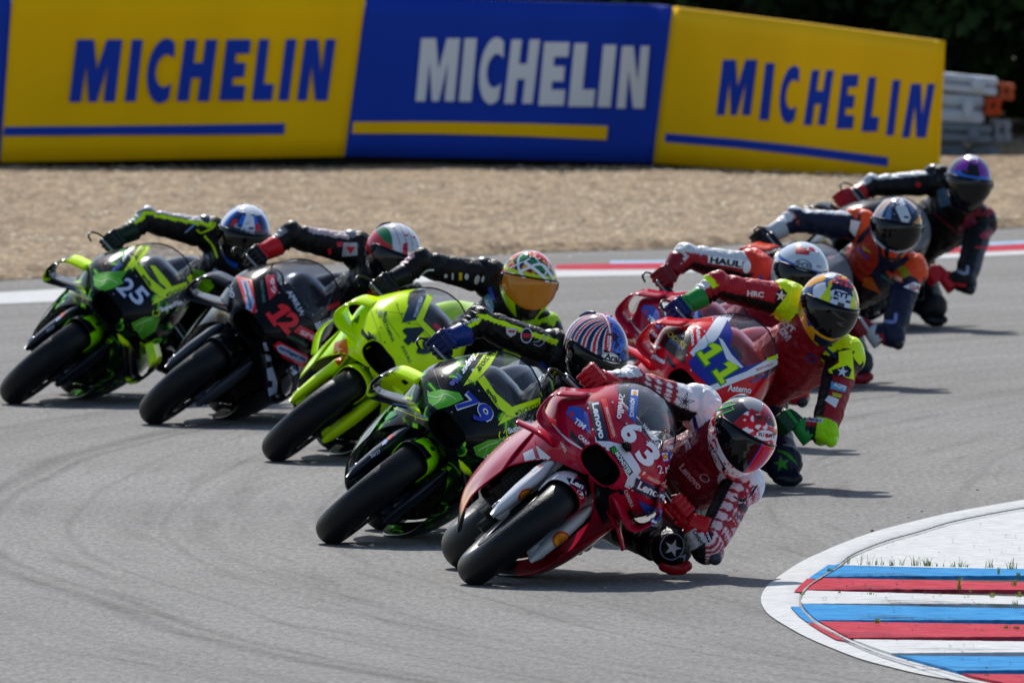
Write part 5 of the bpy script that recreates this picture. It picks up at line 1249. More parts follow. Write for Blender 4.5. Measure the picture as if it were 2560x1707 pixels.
# ------------------------------------------------------------------ liveries, numbers and sponsor lettering
W_ = '#e9ebef'; NV = '#0c1836'; BL = '#1a48b0'; RD_ = '#d8261c'
def tg(b, *ex): return [b['fair'], b['scr']] + b['wings'] + b['sides'] + [b['fend']] + b['covers']
def one(x, y, s=1.0, g=0):
    # a blocky 1 lying along the number's own axes: u right-down, v right-up
    P = [(-.42 - g, -g), (.42 + g, -g), (.42 + g, .2 + g), (.16 + g, .2 + g), (.16 + g, 1 + g), (-.12, 1 + g), (-.44 - g, .82), (-.44 - g, .6 - g), (-.15 - g, .66), (-.15 - g, .2 + g), (-.42 - g, .2 + g)]
    return [(x + s * (a * 62 + b * 118), y + s * (a * 88 - b * 74)) for a, b in P]
L63 = [
 ('P', '#060607', [(1076, 700), (1180, 792), (1228, 802), (1168, 835), (1172, 970), (1130, 1010), (1086, 900), (1078, 790)]), ('L', '#dcd2d8', [(815, 392), (900, 478), (1036, 568)], [6, 16, 5]), ('L', '#5c0a1a', [(920, 262), (1000, 380), (1090, 560)], 5),  # first patch: black painted in for the shade under the nose, no sponsor print
 ('P', '#d5dae4', [(1082, 470), (1115, 500), (1170, 503), (1240, 520), (1300, 575), (1345, 640), (1372, 700), (1345, 760), (1292, 792), (1262, 775), (1282, 720), (1200, 562), (1120, 552), (1095, 572)]),
 ('P', '#d2d7df', [(640, 575), (725, 530), (812, 600), (702, 692), (655, 640)]), ('P', DR, [(688, 500), (708, 495), (758, 650), (735, 662)]),
 ('P', BL, [(925, 285), (1000, 292), (1040, 335), (1058, 460), (905, 332)]), ('T', W_, 'TIM', 950, 385, 1012, 432, 34),
 ('P', '#c01830', [(925, 325), (950, 318), (958, 352), (935, 350)]),
 ('P', NV, [(1040, 258), (1112, 260), (1170, 500), (1094, 500)]), ('T', W_, 'Lenovo', 1062, 272, 1106, 490, 42, .04),
 ('P', RD_, [(1118, 246), (1150, 243), (1216, 480), (1178, 492)]), ('T', '#f6d0c4', 'FRECCIAROSSA', 1140, 300, 1190, 478, 17),
 ('T', W_, 'riello', 1226, 240, 1212, 365, 40), ('T', W_, '2', 1236, 205, 1230, 228, 34, .0),
 ('P', '#1b55b4', [(1303, 176), (1354, 182), (1335, 385), (1283, 345)]), ('P', W_, [(1308, 182), (1350, 186), (1346, 222), (1304, 216)]), ('shell', '#f0a018', 1328, 203, 14, 100), ('T', W_, 'ADVANCE', 1302, 232, 1294, 350, 27, .04),
 ('P', '#0c1c1a', [(1165, 545), (1200, 528), (1316, 690), (1290, 712)]), ('T', '#dfe8e8', 'MONSTER', 1200, 578, 1285, 706, 26, .03),
 ('L', '#3ccf3c', [(1182, 545), (1190, 560), (1192, 575)], 5), ('L', '#3ccf3c', [(1192, 540), (1200, 555), (1203, 572)], 5), ('L', '#3ccf3c', [(1202, 537), (1210, 550), (1212, 565)], 5),
 ('T', W_, 'VARGROUP', 1370, 402, 1464, 528, 24, .03),
 ('P', RD_, [(1364, 680), (1552, 778), (1545, 806), (1345, 711)]), ('T', '#f6d0c4', 'FRECCIAROSSA', 1400, 728, 1540, 800, 16), ('T', W_, 'F', 1368, 706, 1382, 714, 24, .03),
 ('P', NV, [(1332, 722), (1534, 826), (1526, 896), (1315, 800)]), ('T', W_, 'Lenovo', 1335, 787, 1516, 876, 50, .04),
 ('P', BL, [(1345, 858), (1486, 925), (1476, 1005), (1434, 1012)]), ('T', W_, 'TIM', 1388, 940, 1438, 1008, 28),
 ('P', '#1b55b4', [(1488, 568), (1642, 560), (1640, 618), (1502, 626)]), ('P', W_, [(1492, 573), (1530, 571), (1532, 619), (1504, 621)]), ('shell', '#e01c1c', 1514, 596, 17, -5), ('shell', '#f5b01c', 1514, 596, 13, -5), ('T', W_, 'ADVANCE', 1545, 610, 1632, 604, 34, .04),
 ('T', W_, 'riello', 1514, 695, 1616, 682, 52), ('T', W_, '2', 1470, 700, 1500, 694, 50, 0),
 ('T', W_, 'CARRERA', 980, 478, 1082, 574, 24, .03), ('T', '#e0ccd0', 'CARRERA', 1254, 800, 1304, 902, 22, .02), ('T', W_, 'MRS', 1526, 552, 1584, 548, 27, .05), ('T', '#e0ccd0', 'UNIPOL', 868, 505, 900, 572, 18, .02),
 ('P', NV, [(905, 728), (985, 735), (1050, 790), (1078, 880), (1050, 905), (1000, 820), (925, 765)]), ('T', W_, 'Len', 925, 760, 1000, 800, 34, .04), ('T', W_, 'ovo', 1012, 810, 1052, 888, 30, .04),
 ('E', '#e8e8ec', 988, 828, 17, 28, -30), ('E', '#a01424', 988, 828, 13, 24, -30), ('P', W_, [(972, 828), (1000, 818), (1004, 834), (978, 842)]),
 ('shell', '#d01820', 668, 848, 60, -12), ('shell', '#f3a41c', 668, 850, 50, -12)] + [('L', '#d4601c', [(668 - 4, 890), (668 + dx, 812 + abs(dx) * .35)], 4) for dx in (-34, -18, 0, 18, 34)] + [
 ('shell', '#d01820', 876, 1112, 56, -25), ('shell', '#f3a41c', 876, 1114, 46, -25)] + [('L', '#d4601c', [(876 - 8, 1150), (876 + dx, 1078 + abs(dx) * .35)], 4) for dx in (-30, -15, 0, 16, 32)] + [
 ('T', '#e0d0d4', '80', 318, 1000, 350, 950, 34, .03)]
N63 = [('T', W_, '6', 1218, 450, 1292, 532, 140, .045), ('T', W_, '3', 1316, 588, 1398, 676, 140, .045)]
stickers('sponsor_decals', BK['63']['fair'], tg(BK['63']), 'Z1', L63)
stickers('race_number', BK['63']['fair'], tg(BK['63']), 'Z1', N63, off=.004)
rm = remap_between(MX['63'], MX['93'])
stickers('sponsor_decals', BK['93']['fair'], tg(BK['93']), 'Z1', L63, remap=rm)
stickers('race_number', BK['93']['fair'], tg(BK['93']), 'Z1', [('T', W_, '9', 1218, 450, 1292, 532, 140, .045), ('T', W_, '3', 1316, 588, 1398, 676, 140, .045)], remap=rm, off=.004)
L79 = [
 ('P', '#8cf000', [(680, 735), (712, 745), (716, 820), (686, 852)]), ('P', '#8cf000', [(690, 850), (760, 822), (838, 905), (855, 985), (918, 1002), (900, 1025), (838, 1028), (800, 945), (740, 872)]),
 ('P', FL, [(1132, 290), (1202, 298), (1150, 388), (1068, 482), (985, 516)]), ('P', FL, [(1068, 482), (1108, 454), (1180, 560), (1275, 640), (1252, 684), (1190, 650)]), ('P', FL, [(1252, 650), (1446, 585), (1443, 632), (1190, 754)]),
 ('P', FL, [(1440, 560), (1480, 520), (1515, 560), (1470, 600)]),
 ('T', '#10140a', 'TRACKHOUSE', 1150, 296, 1062, 408, 30, .02), ('E', '#10140a', 1080, 420, 9, 9), ('T', '#10140a', 'aprilia', 1112, 548, 1170, 628, 34, .03), ('T', '#10140a', 'TRACKHOUSE', 1318, 692, 1446, 642, 30, .02), ('E', '#10140a', 1303, 683, 10, 10),
 ('T', '#dfe6f0', 'Super', 1030, 322, 958, 428, 44, .05), ('T', '#4a5ab8', 'File', 945, 440, 900, 505, 40, .03), ('L', FL, [(1045, 325), (1060, 345), (1078, 318)], 7),
 ('L', FL, [(1205, 790), (1200, 820), (1225, 838), (1255, 815)], 6), ('L', FL, [(1225, 800), (1240, 780), (1245, 820)], 6), ('T', '#e6ebf2', 'SuperFile', 1258, 815, 1420, 752, 46, .05),
 ('L', '#5a8ad0', [(560, 625), (640, 640), (720, 690), (800, 715)], 4), ('L', FL, [(478, 630), (600, 660), (760, 720), (860, 715)], 5),
 ('L', '#dfe8d0', [(770, 545), (800, 580), (850, 560), (900, 600), (960, 570)], 4), ('L', '#b9e08a', [(860, 560), (880, 600), (860, 640)], 3), ('L', '#cfe8b0', [(1080, 880), (1130, 850), (1180, 870), (1230, 820)], 5), ('L', '#b9e08a', [(1060, 920), (1120, 930), (1170, 890)], 4),
 ('P', '#5cb82c', [(770, 560), (850, 540), (960, 560), (985, 600), (900, 640), (830, 660), (780, 620)]), ('L', '#dff0c0', [(775, 575), (830, 590), (880, 570), (940, 600)], 4), ('L', '#dff0c0', [(800, 640), (850, 600), (860, 570)], 3),
 ('P', '#54a828', [(1040, 880), (1130, 840), (1220, 830), (1200, 880), (1110, 950), (1060, 930)]), ('L', '#dff0c0', [(1070, 900), (1130, 870), (1190, 850)], 4), ('L', '#c8e8a0', [(1100, 940), (1130, 880)], 3),
 ('P', '#2ba020', [(505, 690), (560, 670), (590, 690), (520, 730)]), ('E', '#d04030', 545, 825, 22, 9, -45), ('E', '#9ab0e0', 515, 855, 22, 9, -45), ('T', '#c8d4e4', '20/27', 430, 950, 490, 915, 20, .02), ('E', '#0a5a1a', 795, 895, 16, 10, 40)]
def num(a, b_, fg, rim, fr_=None): return [('T', rim, a, 920, 640, 990, 712, 132, .06), ('T', rim, b_, 1008, 690, 1088, 778, 132, .06), ('T', fg, a, 925, 636, 988, 704, 126, .02), ('T', fg, b_, 1014, 690, 1084, 770, 126, .02)]
stickers('sponsor_decals', BK['79']['fair'], tg(BK['79']), 'Z2', L79)
stickers('race_number', BK['79']['fair'], tg(BK['79']), 'Z2', num('7', '9', '#1736a8', '#e8ecf4'), off=.004)
stickers('fairing_fin', BK['25']['fair'], tg(BK['25']), 'Z4', [('P', '#a4e400', [(945, 1030), (1030, 1080), (1015, 1140), (945, 1220)]), ('P', FL, [(1010, 522), (1045, 525), (1120, 610), (1180, 692), (1160, 705), (1080, 640)]), ('P', '#4aa020', [(640, 580), (770, 560), (860, 560), (790, 660), (660, 690)]), ('P', '#4a9a24', [(900, 930), (1080, 870), (1050, 960), (960, 1020)])], off=.003)
rm = remap_between(MX['79'], MX['25'])
stickers('sponsor_decals', BK['25']['fair'], tg(BK['25']), 'Z2', L79, remap=rm)
stickers('race_number', BK['25']['fair'], tg(BK['25']), 'Z2', num('2', '5', '#c3cfe6', '#1a3a72'), remap=rm, off=.004)
L12 = [('P', '#d81c2a', [(768, 408), (888, 440), (922, 680), (862, 712), (820, 560)]), ('P', '#a8bce0', [(805, 440), (852, 450), (905, 600), (886, 682), (845, 672), (842, 560)]), ('T', '#14285a', 'sanitgarde', 826, 455, 864, 662, 26, .03),
 ('P', '#d02038', [(985, 412), (1050, 402), (1080, 530), (1015, 592)]), ('T', '#ffc8d0', '99', 1010, 430, 1030, 545, 38, .03), ('T', '#5a8a80', 'PANTHERE', 945, 450, 965, 610, 22, .01),
 ('T', '#b9c6de', 'RIVO', 705, 480, 730, 575, 34, .03), ('T', '#c4cee0', 'APRILIA', 1140, 530, 1245, 706, 40, .03), ('T', '#d8dde8', 'BELLUNO', 1366, 808, 1522, 748, 50, .05), ('P', '#b8202c', [(1435, 640), (1530, 595), (1535, 630), (1445, 668)]),
 ('P', '#d02038', [(1192, 822), (1240, 775), (1392, 850), (1352, 902)]), ('T', '#ffc8d0', 'SPE', 1235, 838, 1348, 888, 34, .04), ('T', '#4a7a68', 'ANTONELLI', 1140, 862, 1290, 930, 22, .01),
 ('P', '#d81c2a', [(1040, 920), (1082, 890), (1302, 1000), (1290, 1106), (1120, 1012)]), ('P', '#a8bce0', [(1065, 925), (1105, 915), (1292, 1012), (1286, 1045), (1250, 1056), (1080, 966)]), ('T', '#14285a', 'sanitgarde', 1078, 950, 1270, 1040, 34, .03),
 ('T', '#cfd6e4', 'sky', 1125, 1120, 1205, 1160, 56, .04), ('P', '#9aa6bc', [(990, 1095), (1030, 1085), (1068, 1200), (1062, 1270), (1008, 1300), (998, 1240), (1030, 1230), (1032, 1190), (1000, 1180)]), ('P', '#9aa6bc', [(965, 905), (990, 900), (1012, 960), (985, 965)]), ('P', '#9aa6bc', [(985, 985), (1025, 1000), (1030, 1040), (992, 1040)])]
stickers('sponsor_decals', BK['12']['fair'], tg(BK['12']), 'Z5', L12)
stickers('race_number', BK['12']['fair'], tg(BK['12']), 'Z5', [('P', '#e01c28', [(x * 1.25 + 255, y * 1.25 - 140) for x, y in one(608, 705)]), ('T', '#e01c28', '2', 1068, 765, 1145, 850, 150, .05)], off=.004)
L49 = [('T', '#0b4a30', 'PERTAMINA', 872, 520, 945, 690, 24, .02), ('E', '#0b4a30', 865, 495, 14, 22, 20), ('E', '#0b4a30', 900, 500, 12, 18, 20), ('P', '#162020', [(670, 545), (730, 505), (716, 562)]), ('P', '#d82a1c', [(545, 800), (560, 690), (640, 665), (650, 760), (585, 850)]), ('T', '#f0c0b0', 'VR', 565, 800, 620, 730, 40, .03),
 ('P', '#141a10', [(780, 610), (830, 650), (880, 720), (840, 700), (800, 680)]), ('T', '#c8d890', 'FORNITURA', 800, 640, 880, 715, 14, .01), ('L', '#6a8a10', [(880, 480), (1060, 500)], 3), ('L', '#6a8a10', [(900, 520), (1000, 660)], 3),
 ('P', FL, [(1182, 365), (1226, 370), (1152, 545), (1105, 545)]), ('P', FL, [(1108, 545), (1152, 540), (1265, 650), (1240, 690)]), ('P', '#22364e', [(1062, 425), (1178, 372), (1104, 540), (1010, 560)]), ('T', '#b8c4d4', 'PERTAMINA', 1130, 385, 1085, 520, 26, .02), ('P', '#c02838', [(1210, 575), (1240, 560), (1285, 600), (1262, 620)]),
 ('T', '#1a5a2a', 'ENDURO', 1005, 720, 1060, 830, 22, .02), ('P', '#b01828', [(508, 930), (575, 898), (580, 915), (520, 950)]), ('P', '#9fb0a0', [(400, 1020), (490, 960), (500, 985), (410, 1050)])]
stickers('sponsor_decals', BK['49']['fair'], tg(BK['49']), 'Z3', L49)
stickers('race_number', BK['49']['fair'], tg(BK['49']), 'Z3', [('T', '#0a2430', '4', 985, 640, 1062, 722, 150, .09), ('T', '#0a2430', '9', 1085, 735, 1150, 810, 150, .05)], off=.004)
L11 = [('P', '#0c1016', [(335, 530), (405, 512), (560, 560), (530, 650), (505, 745), (400, 660), (320, 585)]), ('T', '#b0a040', 'GODISS', 372, 545, 505, 660, 34, .03), ('T', '#5a7ac0', 'EUROPE', 420, 608, 498, 672, 14, .01),
 ('P', '#e4e8ee', [(842, 403), (700, 470), (640, 560), (540, 680), (565, 705), (700, 600), (770, 500)]), ('P', '#1a2a92', [(768, 480), (800, 560), (780, 640), (870, 765), (1085, 690), (880, 800), (668, 888), (560, 790), (530, 735), (575, 690), (705, 600)]),
 ('P', '#e4e8ee', [(1092, 668), (1075, 740), (1030, 770), (690, 905), (470, 960), (660, 878), (880, 790)]), ('P', '#dfe4ea', [(712, 590), (735, 600), (790, 690), (860, 765), (845, 770), (760, 720)]), ('P', FL, [(1000, 712), (1068, 685), (1060, 712), (1005, 728)]),
 ('T', W_, 'Astemo', 578, 518, 586, 645, 30, .03), ('T', W_, 'HONDA', 545, 545, 552, 640, 16, .04), ('T', '#2a3a90', 'ASTEMO', 680, 490, 770, 415, 16, .01), ('P', '#1a2a92', [(900, 850), (1010, 795), (1000, 815), (915, 858)]), ('T', '#c84050', 'BRIVIO', 940, 790, 1040, 752, 16, .02),
 ('P', W_, [(320, 700), (335, 690), (395, 735), (388, 748)]), ('T', W_, 'STRUM', 305, 712, 385, 748, 26, .04), ('P', W_, [(300, 620), (330, 610), (370, 650), (330, 660)])]
stickers('sponsor_decals', BK['11']['fair'], tg(BK['11']), 'Z6', L11 + [('T', W_, 'Astemo', 765, 908, 905, 922, 40, .03)])
stickers('race_number', BK['11']['fair'], tg(BK['11']), 'Z6', [('P', '#1c8a2a', one(608, 722, 1, .07)), ('P', '#1c8a2a', one(700, 832, 1, .07)), ('P', '#c8f000', one(608, 722)), ('P', '#c8f000', one(700, 832))], off=.004)

seams = lambda c1, c2: [('P', '#050506', [(1098, 620), (1068, 640), (1062, 600), (1085, 585)]), ('P', '#050506', [(1272, 815), (1245, 830), (1215, 800), (1240, 790)]), ('P', '#050506', [(935, 430), (1010, 520), (1060, 560), (1075, 585), (1000, 540), (930, 470)]), ('P', '#050506', [(1300, 900), (1340, 985), (1352, 1040), (1322, 1000), (1292, 930)]),('L', c1, [(1080, 560), (1060, 470), (1010, 330), (985, 262)], 3), ('L', c1, [(1290, 770), (1340, 850), (1400, 930), (1470, 1000)], 3), ('L', c1, [(1180, 240), (1240, 380), (1345, 400)], 3), ('L', c1, [(1345, 400), (1420, 520), (1500, 560), (1640, 540)], 3)] + [('E', c2, x, y, 6, 6) for x, y in ((1190, 262), (1225, 330), (1275, 392), (1352, 430), (1400, 505), (1455, 552), (1530, 556), (1600, 548), (1100, 530), (1310, 800), (1380, 900), (1040, 300), (1070, 430))]
for k, c1, c2 in (('63', '#5a0a18', '#b9bcc2'), ('79', '#1a2430', '#8a8d92'), ('25', '#1a2430', '#8a8d92'), ('12', '#22262e', '#9a9da2'), ('49', '#6a8a08', '#30361c'), ('11', '#6a0a18', '#c9ccd2'), ('93', '#5a0a18', '#b9bcc2')):
    stickers('fasteners', BK[k]['fair'], [BK[k]['fair'], BK[k]['scr']], 'Z1', seams(c1, c2), remap=remap_between(MX['63'], MX[k]) if k != '63' else None, off=.003)
# ------------------------------------------------------------------ leathers and helmets
def sw(k, fr, specs, part='suit', name='suit_patches', **kw):
    r = RD[k]; t = r[part]; return stickers(name, t, [t], fr, specs, rough=.4, coat=.2, **kw)
sw('63', 'Z1', [('star', '#3a3e48', 1640, 255, 62, 15), ('star', W_, 1640, 255, 48, 15), ('star', '#3a3e48', 1640, 255, 34, 15), ('T', '#c9a9b0', 'Lenovo', 1600, 665, 1720, 800, 44, .04), ('E', '#b9949c', 1762, 725, 34, 26, 30), ('E', '#5c0c18', 1762, 725, 26, 18, 30),
 ('P', '#14306a', [(1682, 340), (1706, 345), (1730, 440), (1705, 448)]), ('P', '#d8c8c0', [(1625, 372), (1660, 368), (1692, 470), (1660, 482)]), ('P', '#d8d0d0', [(1632, 495), (1660, 488), (1682, 540), (1652, 556)]), ('T', '#14306a', 'riello', 1638, 502, 1658, 550, 20, .02),
 ('L', '#14161c', [(1940, 840), (2000, 870), (2070, 775), (2095, 770), (2040, 850), (1960, 862)], 10), ('star', '#a01828', 2010, 825, 34, 10), ('T', '#4a3a60', 'riello', 1940, 950, 1990, 1000, 30, .02), ('P', '#20222a', [(1960, 890), (2000, 880), (2040, 925), (2010, 950)]), ('P', '#a01424', [(1890, 1000), (1930, 985), (1960, 1030), (1920, 1040)]),
 ('P', NV, [(1740, 1000), (1765, 1010), (1812, 1100), (1785, 1128)]), ('T', W_, 'Lenovo', 1745, 1020, 1790, 1115, 22, .03), ('T', '#20222a', 'Unipol', 1680, 1065, 1740, 1150, 34, .02), ('T', '#2a2c34', 'Lenovo', 1160, 110, 1250, 90, 24, .03),
 ('E', '#8a94b0', 1560, 1150, 75, 85, 20), ('E', '#0c0d12', 1560, 1150, 66, 76, 20), ('star', '#c8ccd8', 1565, 1160, 55, 20), ('T', '#8a94b0', 'A', 1600, 1210, 1635, 1240, 34, .03)])
sw('63', 'ZB', [('E', '#1a1c22', 1332, 860, 150, 90, 4), ('E', W_, 1332, 860, 143, 83, 4), ('T', '#1a1c22', 'SU', 1222, 868, 1308, 878, 58, .03), ('E', '#1a1c22', 1353, 862, 26, 34), ('E', '#e0281c', 1353, 862, 21, 28), ('T', '#1a1c22', 'MY', 1392, 890, 1480, 886, 58, .03),
 ('L', '#35c045', [(520, 440), (620, 390), (740, 340), (840, 325)], [6, 20, 20, 8]), ('L', '#35c045', [(500, 520), (600, 460), (740, 410), (870, 370)], [6, 22, 22, 8]), ('L', '#35c045', [(540, 585), (660, 530), (790, 480), (860, 450)], [6, 24, 24, 10]), ('L', '#35c045', [(820, 420), (850, 470)], 14),
 ('P', '#a01c30', [(1130, 475), (1300, 490), (1350, 680), (1185, 695)]), ('E', '#1c3a2c', 1240, 585, 45, 28, 10), ('T', W_, 'DAD', 1190, 545, 1265, 550, 20, .04), ('P', '#4a4e56', [(1330, 545), (1420, 560), (1480, 720), (1370, 700)]),
 ('P', '#14141a', [(485, 1070), (530, 1060), (730, 1390), (680, 1420)]), ('T', W_, 'Lenovo', 505, 1090, 650, 1375, 52, .04), ('T', '#1a1c22', 'SUOMY', 425, 790, 455, 900, 26, .02)], 'helmet', 'helmet_decals')
sw('79', 'ZA', [('E', '#101218', 1225, 1013, 172, 100, 20), ('E', W_, 1225, 1013, 160, 90, 20), ('E', '#101218', 1225, 1013, 146, 76, 20), ('E', W_, 1225, 1013, 138, 69, 20), ('T', '#101218', 'Arai', 1110, 1010, 1345, 1062, 88, .04)], 'helmet', 'helmet_decals')
sw('79', 'Z2', [('T', W_, 'SuperFile', 960, 160, 1085, 125, 26, .02), ('P', '#b8bcc8', [(1240, 165), (1310, 170), (1300, 205), (1270, 222), (1245, 200)]), ('P', '#b02030', [(1255, 180), (1300, 182), (1292, 196), (1258, 192)]), ('E', '#b8bcc8', 1365, 212, 36, 46), ('E', '#0c0d12', 1365, 212, 29, 38), ('P', '#c01c2c', [(1340, 198), (1390, 202), (1388, 226), (1338, 222)]),
 ('L', '#a8b0c8', [(1408, 250), (1440, 245), (1478, 210), (1470, 255), (1440, 275), (1408, 262)], 4), ('P', '#20409a', [(1435, 370), (1460, 360), (1510, 420), (1480, 435)]), ('E', W_, 1438, 448, 38, 54, -38), ('E', '#0d1014', 1438, 448, 33, 48, -38), ('T', W_, 'Arai', 1408, 440, 1455, 492, 34, .04), ('L', '#9ade10', [(1552, 410), (1520, 470), (1530, 545)], 14)])
sw('49', 'Z3', [('P', '#f0f0f2', [(1905, 265), (2000, 290), (2015, 350), (1930, 340), (1900, 300)]), ('T', '#1a1c20', 'SHOEI', 1912, 305, 2000, 330, 34, .04), ('L', '#f2f2f4', [(1810, 210), (1900, 330), (2010, 350), (2030, 280)], 20), ('L', '#f2f2f4', [(1845, 150), (1960, 240), (2020, 320)], 20), ('L', '#f2f2f4', [(1810, 215), (1950, 165), (2030, 260)], 16)], 'helmet', 'helmet_decals')
sw('49', 'Z3', [('E', '#c8ccd4', 1520, 265, 16, 32, 15), ('E', '#c8ccd4', 1560, 262, 10, 22, 15), ('P', '#d8b820', [(1398, 218), (1420, 218), (1420, 268), (1398, 268)]), ('P', '#c9ccd4', [(1350, 220), (1362, 222), (1362, 265), (1350, 265)]), ('E', '#c8ccd4', 1450, 245, 14, 20), ('E', '#c8ccd4', 1310, 240, 12, 14), ('L', '#d8dbe0', [(1130, 250), (1180, 205), (1230, 200)], 12), ('P', '#5a9ab8', [(1560, 380), (1600, 360), (1640, 450), (1610, 500)]), ('P', '#2a4ab0', [(1590, 320), (1615, 310), (1650, 400), (1625, 410)]), ('T', W_, 'ARMOR', 1565, 395, 1625, 490, 20, .02)])
sw('12', 'Z5', [('E', '#1a8a4a', 1945, 280, 36, 30), ('E', '#f0f0f0', 1968, 290, 32, 30), ('E', '#c82030', 1990, 295, 20, 30), ('T', '#101216', 'AGV', 1920, 322, 1985, 340, 24, .03)], 'helmet', 'helmet_decals')
sw('12', 'Z5', [('P', '#d81c2a', [(1448, 210), (1472, 205), (1475, 250), (1452, 255)]), ('P', '#b9bcc2', [(1565, 165), (1665, 165), (1668, 258), (1552, 268)]), ('P', '#d02030', [(1580, 195), (1655, 195), (1618, 250)]), ('P', '#c03040', [(1515, 160), (1560, 160), (1560, 195), (1515, 195)])])
sw('25', 'ZD', [('T', '#a8b4cc', 'SHARK', 635, 725, 1030, 868, 78, .04), ('P', '#a8b4cc', [(780, 690), (930, 615), (900, 690), (860, 665)])], 'helmet', 'helmet_decals')
sw('25', 'Z4', [('P', '#84cc00', [(1300, 545), (1380, 560), (1450, 660), (1400, 715), (1310, 700)]), ('L', FL, [(1330, 280), (1360, 300), (1440, 265), (1455, 230)], 12), ('L', FL, [(1380, 320), (1440, 390), (1470, 470)], 14), ('L', '#6a80a0', [(1345, 400), (1420, 480)], 12), ('E', '#a8b8d8', 1455, 562, 18, 22), ('L', '#8aa8d0', [(1250, 300), (1320, 240)], 10)])
sw('11', 'ZC', [('P', '#0f1c40', [(1095, 330), (1140, 290), (1290, 290), (1400, 380), (1410, 500), (1350, 560), (1200, 470), (1080, 430)]), ('P', '#d02848', [(1140, 310), (1250, 320), (1360, 370), (1385, 400), (1300, 390), (1180, 350)]), ('E', '#e8a818', 1262, 325, 38, 30), ('T', '#e03858', 'Red Bull', 1090, 405, 1385, 500, 60, .04), ('E', '#c4d0e4', 1215, 595, 165, 80, 18), ('T', '#14203a', 'KYT', 1110, 590, 1325, 650, 80, .06), ('T', '#c0c4cc', 'JOE YOUR', 950, 720, 1340, 850, 20, .02)], 'helmet', 'helmet_decals')
sw('11', 'Z6', [('T', '#f0e0e4', 'HRC', 885, 335, 985, 345, 34, .05), ('P', '#0e1420', [(1055, 360), (1065, 310), (1100, 290), (1130, 320), (1095, 370), (1060, 410)]), ('star', '#d8dce8', 1090, 335, 36, 10), ('T', '#d8c8cc', 'KYT', 1090, 500, 1160, 560, 36, .05), ('T', '#d8c8cc', 'GIVI', 1075, 550, 1125, 610, 44, .05), ('P', '#14306a', [(1345, 650), (1360, 640), (1435, 700), (1420, 715)]), ('E', '#203a80', 1275, 710, 34, 28, 20), ('E', '#7e0a1a', 1275, 710, 24, 18, 20), ('P', '#2a1a1a', [(1310, 680), (1370, 690), (1400, 720), (1360, 730)]), ('star', '#a03848', 1180, 620, 26, 30),
 ('P', FL, [(1440, 670), (1520, 655), (1530, 840), (1385, 800), (1378, 780), (1440, 740)]), ('P', '#0f1826', [(1398, 785), (1490, 755), (1515, 780), (1500, 825), (1410, 815)]), ('star', '#c8d0e0', 1460, 795, 34, 10), ('P', '#4a9ac8', [(1395, 850), (1490, 880), (1478, 915), (1390, 895)]), ('T', W_, 'AGPS', 1405, 880, 1475, 905, 26, .02), ('P', '#b0b030', [(1400, 915), (1460, 930), (1450, 950), (1402, 940)]), ('P', '#d8dce0', [(1355, 965), (1380, 935), (1440, 960), (1420, 1010)]), ('P', '#c8ccd4', [(1185, 1055), (1350, 1075), (1340, 1100), (1190, 1085)]), ('T', '#3a4a7a', 'astemo', 1215, 1082, 1335, 1096, 18, .02),
 ('L', '#3a8a20', [(1070, 1265), (1130, 1290), (1190, 1350)], [8, 22, 4]), ('star', '#2a8a20', 1095, 1345, 52, -10)])
sw('93', 'Z6', [('E', '#6a7a8a', 1225, 155, 54, 40, 14), ('E', '#c3cfda', 1225, 155, 47, 33, 14), ('T', '#34465a', 'SHOEI', 1180, 155, 1265, 178, 34, .03), ('P', '#c02a38', [(1180, 40), (1265, 50), (1260, 90), (1178, 80)])], 'helmet', 'helmet_decals')
sw('93', 'Z6', [('P', '#e8eaee', [(650, 90), (860, 120), (855, 170), (650, 135)]), ('T', '#14161c', 'HAUL', 660, 135, 850, 165, 38, .05), ('E', W_, 885, 160, 24, 38, 10), ('P', '#b9bec8', [(920, 240), (950, 230), (975, 280), (945, 285)]), ('P', BL, [(960, 215), (975, 210), (990, 270), (975, 275)])])
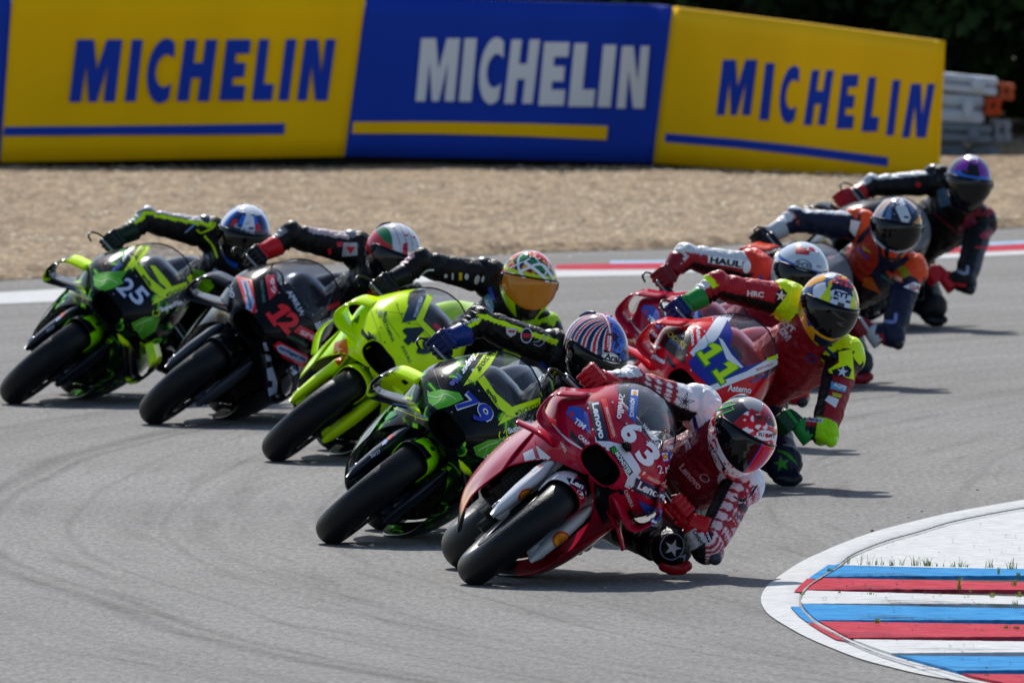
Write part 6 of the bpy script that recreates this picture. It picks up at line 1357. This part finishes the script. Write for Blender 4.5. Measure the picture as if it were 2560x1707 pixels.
sw('37', 'Z7', [('P', '#1c2a44', [(1240, 420), (1265, 420), (1330, 560), (1290, 570)]), ('P', '#1c2a44', [(1445, 470), (1420, 430), (1360, 540), (1390, 555)]), ('P', '#d89020', [(1460, 470), (1485, 480), (1400, 560), (1380, 555)]), ('T', '#dfe4ea', 'OGK', 1240, 722, 1305, 740, 16, .03)], 'helmet', 'helmet_decals')
sw('37', 'Z7', [('P', '#e8501a', [(1215, 850), (1320, 880), (1325, 930), (1240, 905)]), ('T', '#f0c0a0', 'KTM', 1240, 900, 1312, 925, 28, .05), ('P', '#8a8a18', [(1290, 835), (1340, 820), (1380, 880), (1330, 905)]), ('P', '#e8ecf0', [(1328, 958), (1400, 925), (1480, 960), (1440, 1000)]), ('T', '#b02030', 'GAS', 1365, 975, 1455, 985, 34, .04), ('P', W_, [(975, 590), (985, 520), (1050, 530), (1015, 630)]), ('P', '#c85a1a', [(1070, 900), (1120, 890), (1180, 1000), (1060, 950)]), ('L', '#7a8ac0', [(1195, 1180), (1270, 1185), (1280, 1130)], 22), ('P', '#c8a020', [(1065, 690), (1110, 720), (1120, 740), (1070, 715)]), ('P', '#5a3a90', [(1020, 700), (1045, 705), (1105, 770), (1090, 780)]), ('P', '#2a8a80', [(1180, 870), (1270, 930), (1270, 945), (1190, 890)])])
sw('27', 'Z7', [('T', '#b03a58', 'MOVISTAR', 1700, 600, 1815, 540, 40, .03), ('E', '#9a3048', 1885, 615, 60, 26, -15), ('L', '#c02030', [(1800, 700), (1870, 700)], 14), ('L', '#8a96a8', [(1680, 855), (1740, 870), (1750, 820)], 20), ('P', '#c02030', [(1590, 915), (1740, 940), (1735, 960), (1600, 945)]), ('E', '#8a96b0', 1640, 1190, 34, 38, 0), ('P', '#3a5a70', [(1545, 330), (1600, 310), (1640, 420), (1570, 440)]), ('L', '#7a1828', [(1530, 470), (1640, 570), (1700, 620)], 10), ('E', '#c01828', 1425, 290, 18, 16)])
sw('27', 'Z7', [('L', '#2a78d8', [(1690, 200), (1760, 270), (1900, 275), (1930, 230)], 16), ('P', '#c8c4d0', [(1740, 85), (1810, 80), (1820, 125), (1745, 130)]), ('T', '#c8ccd8', 'HJC', 1790, 270, 1830, 272, 18, .03)], 'helmet', 'helmet_decals')
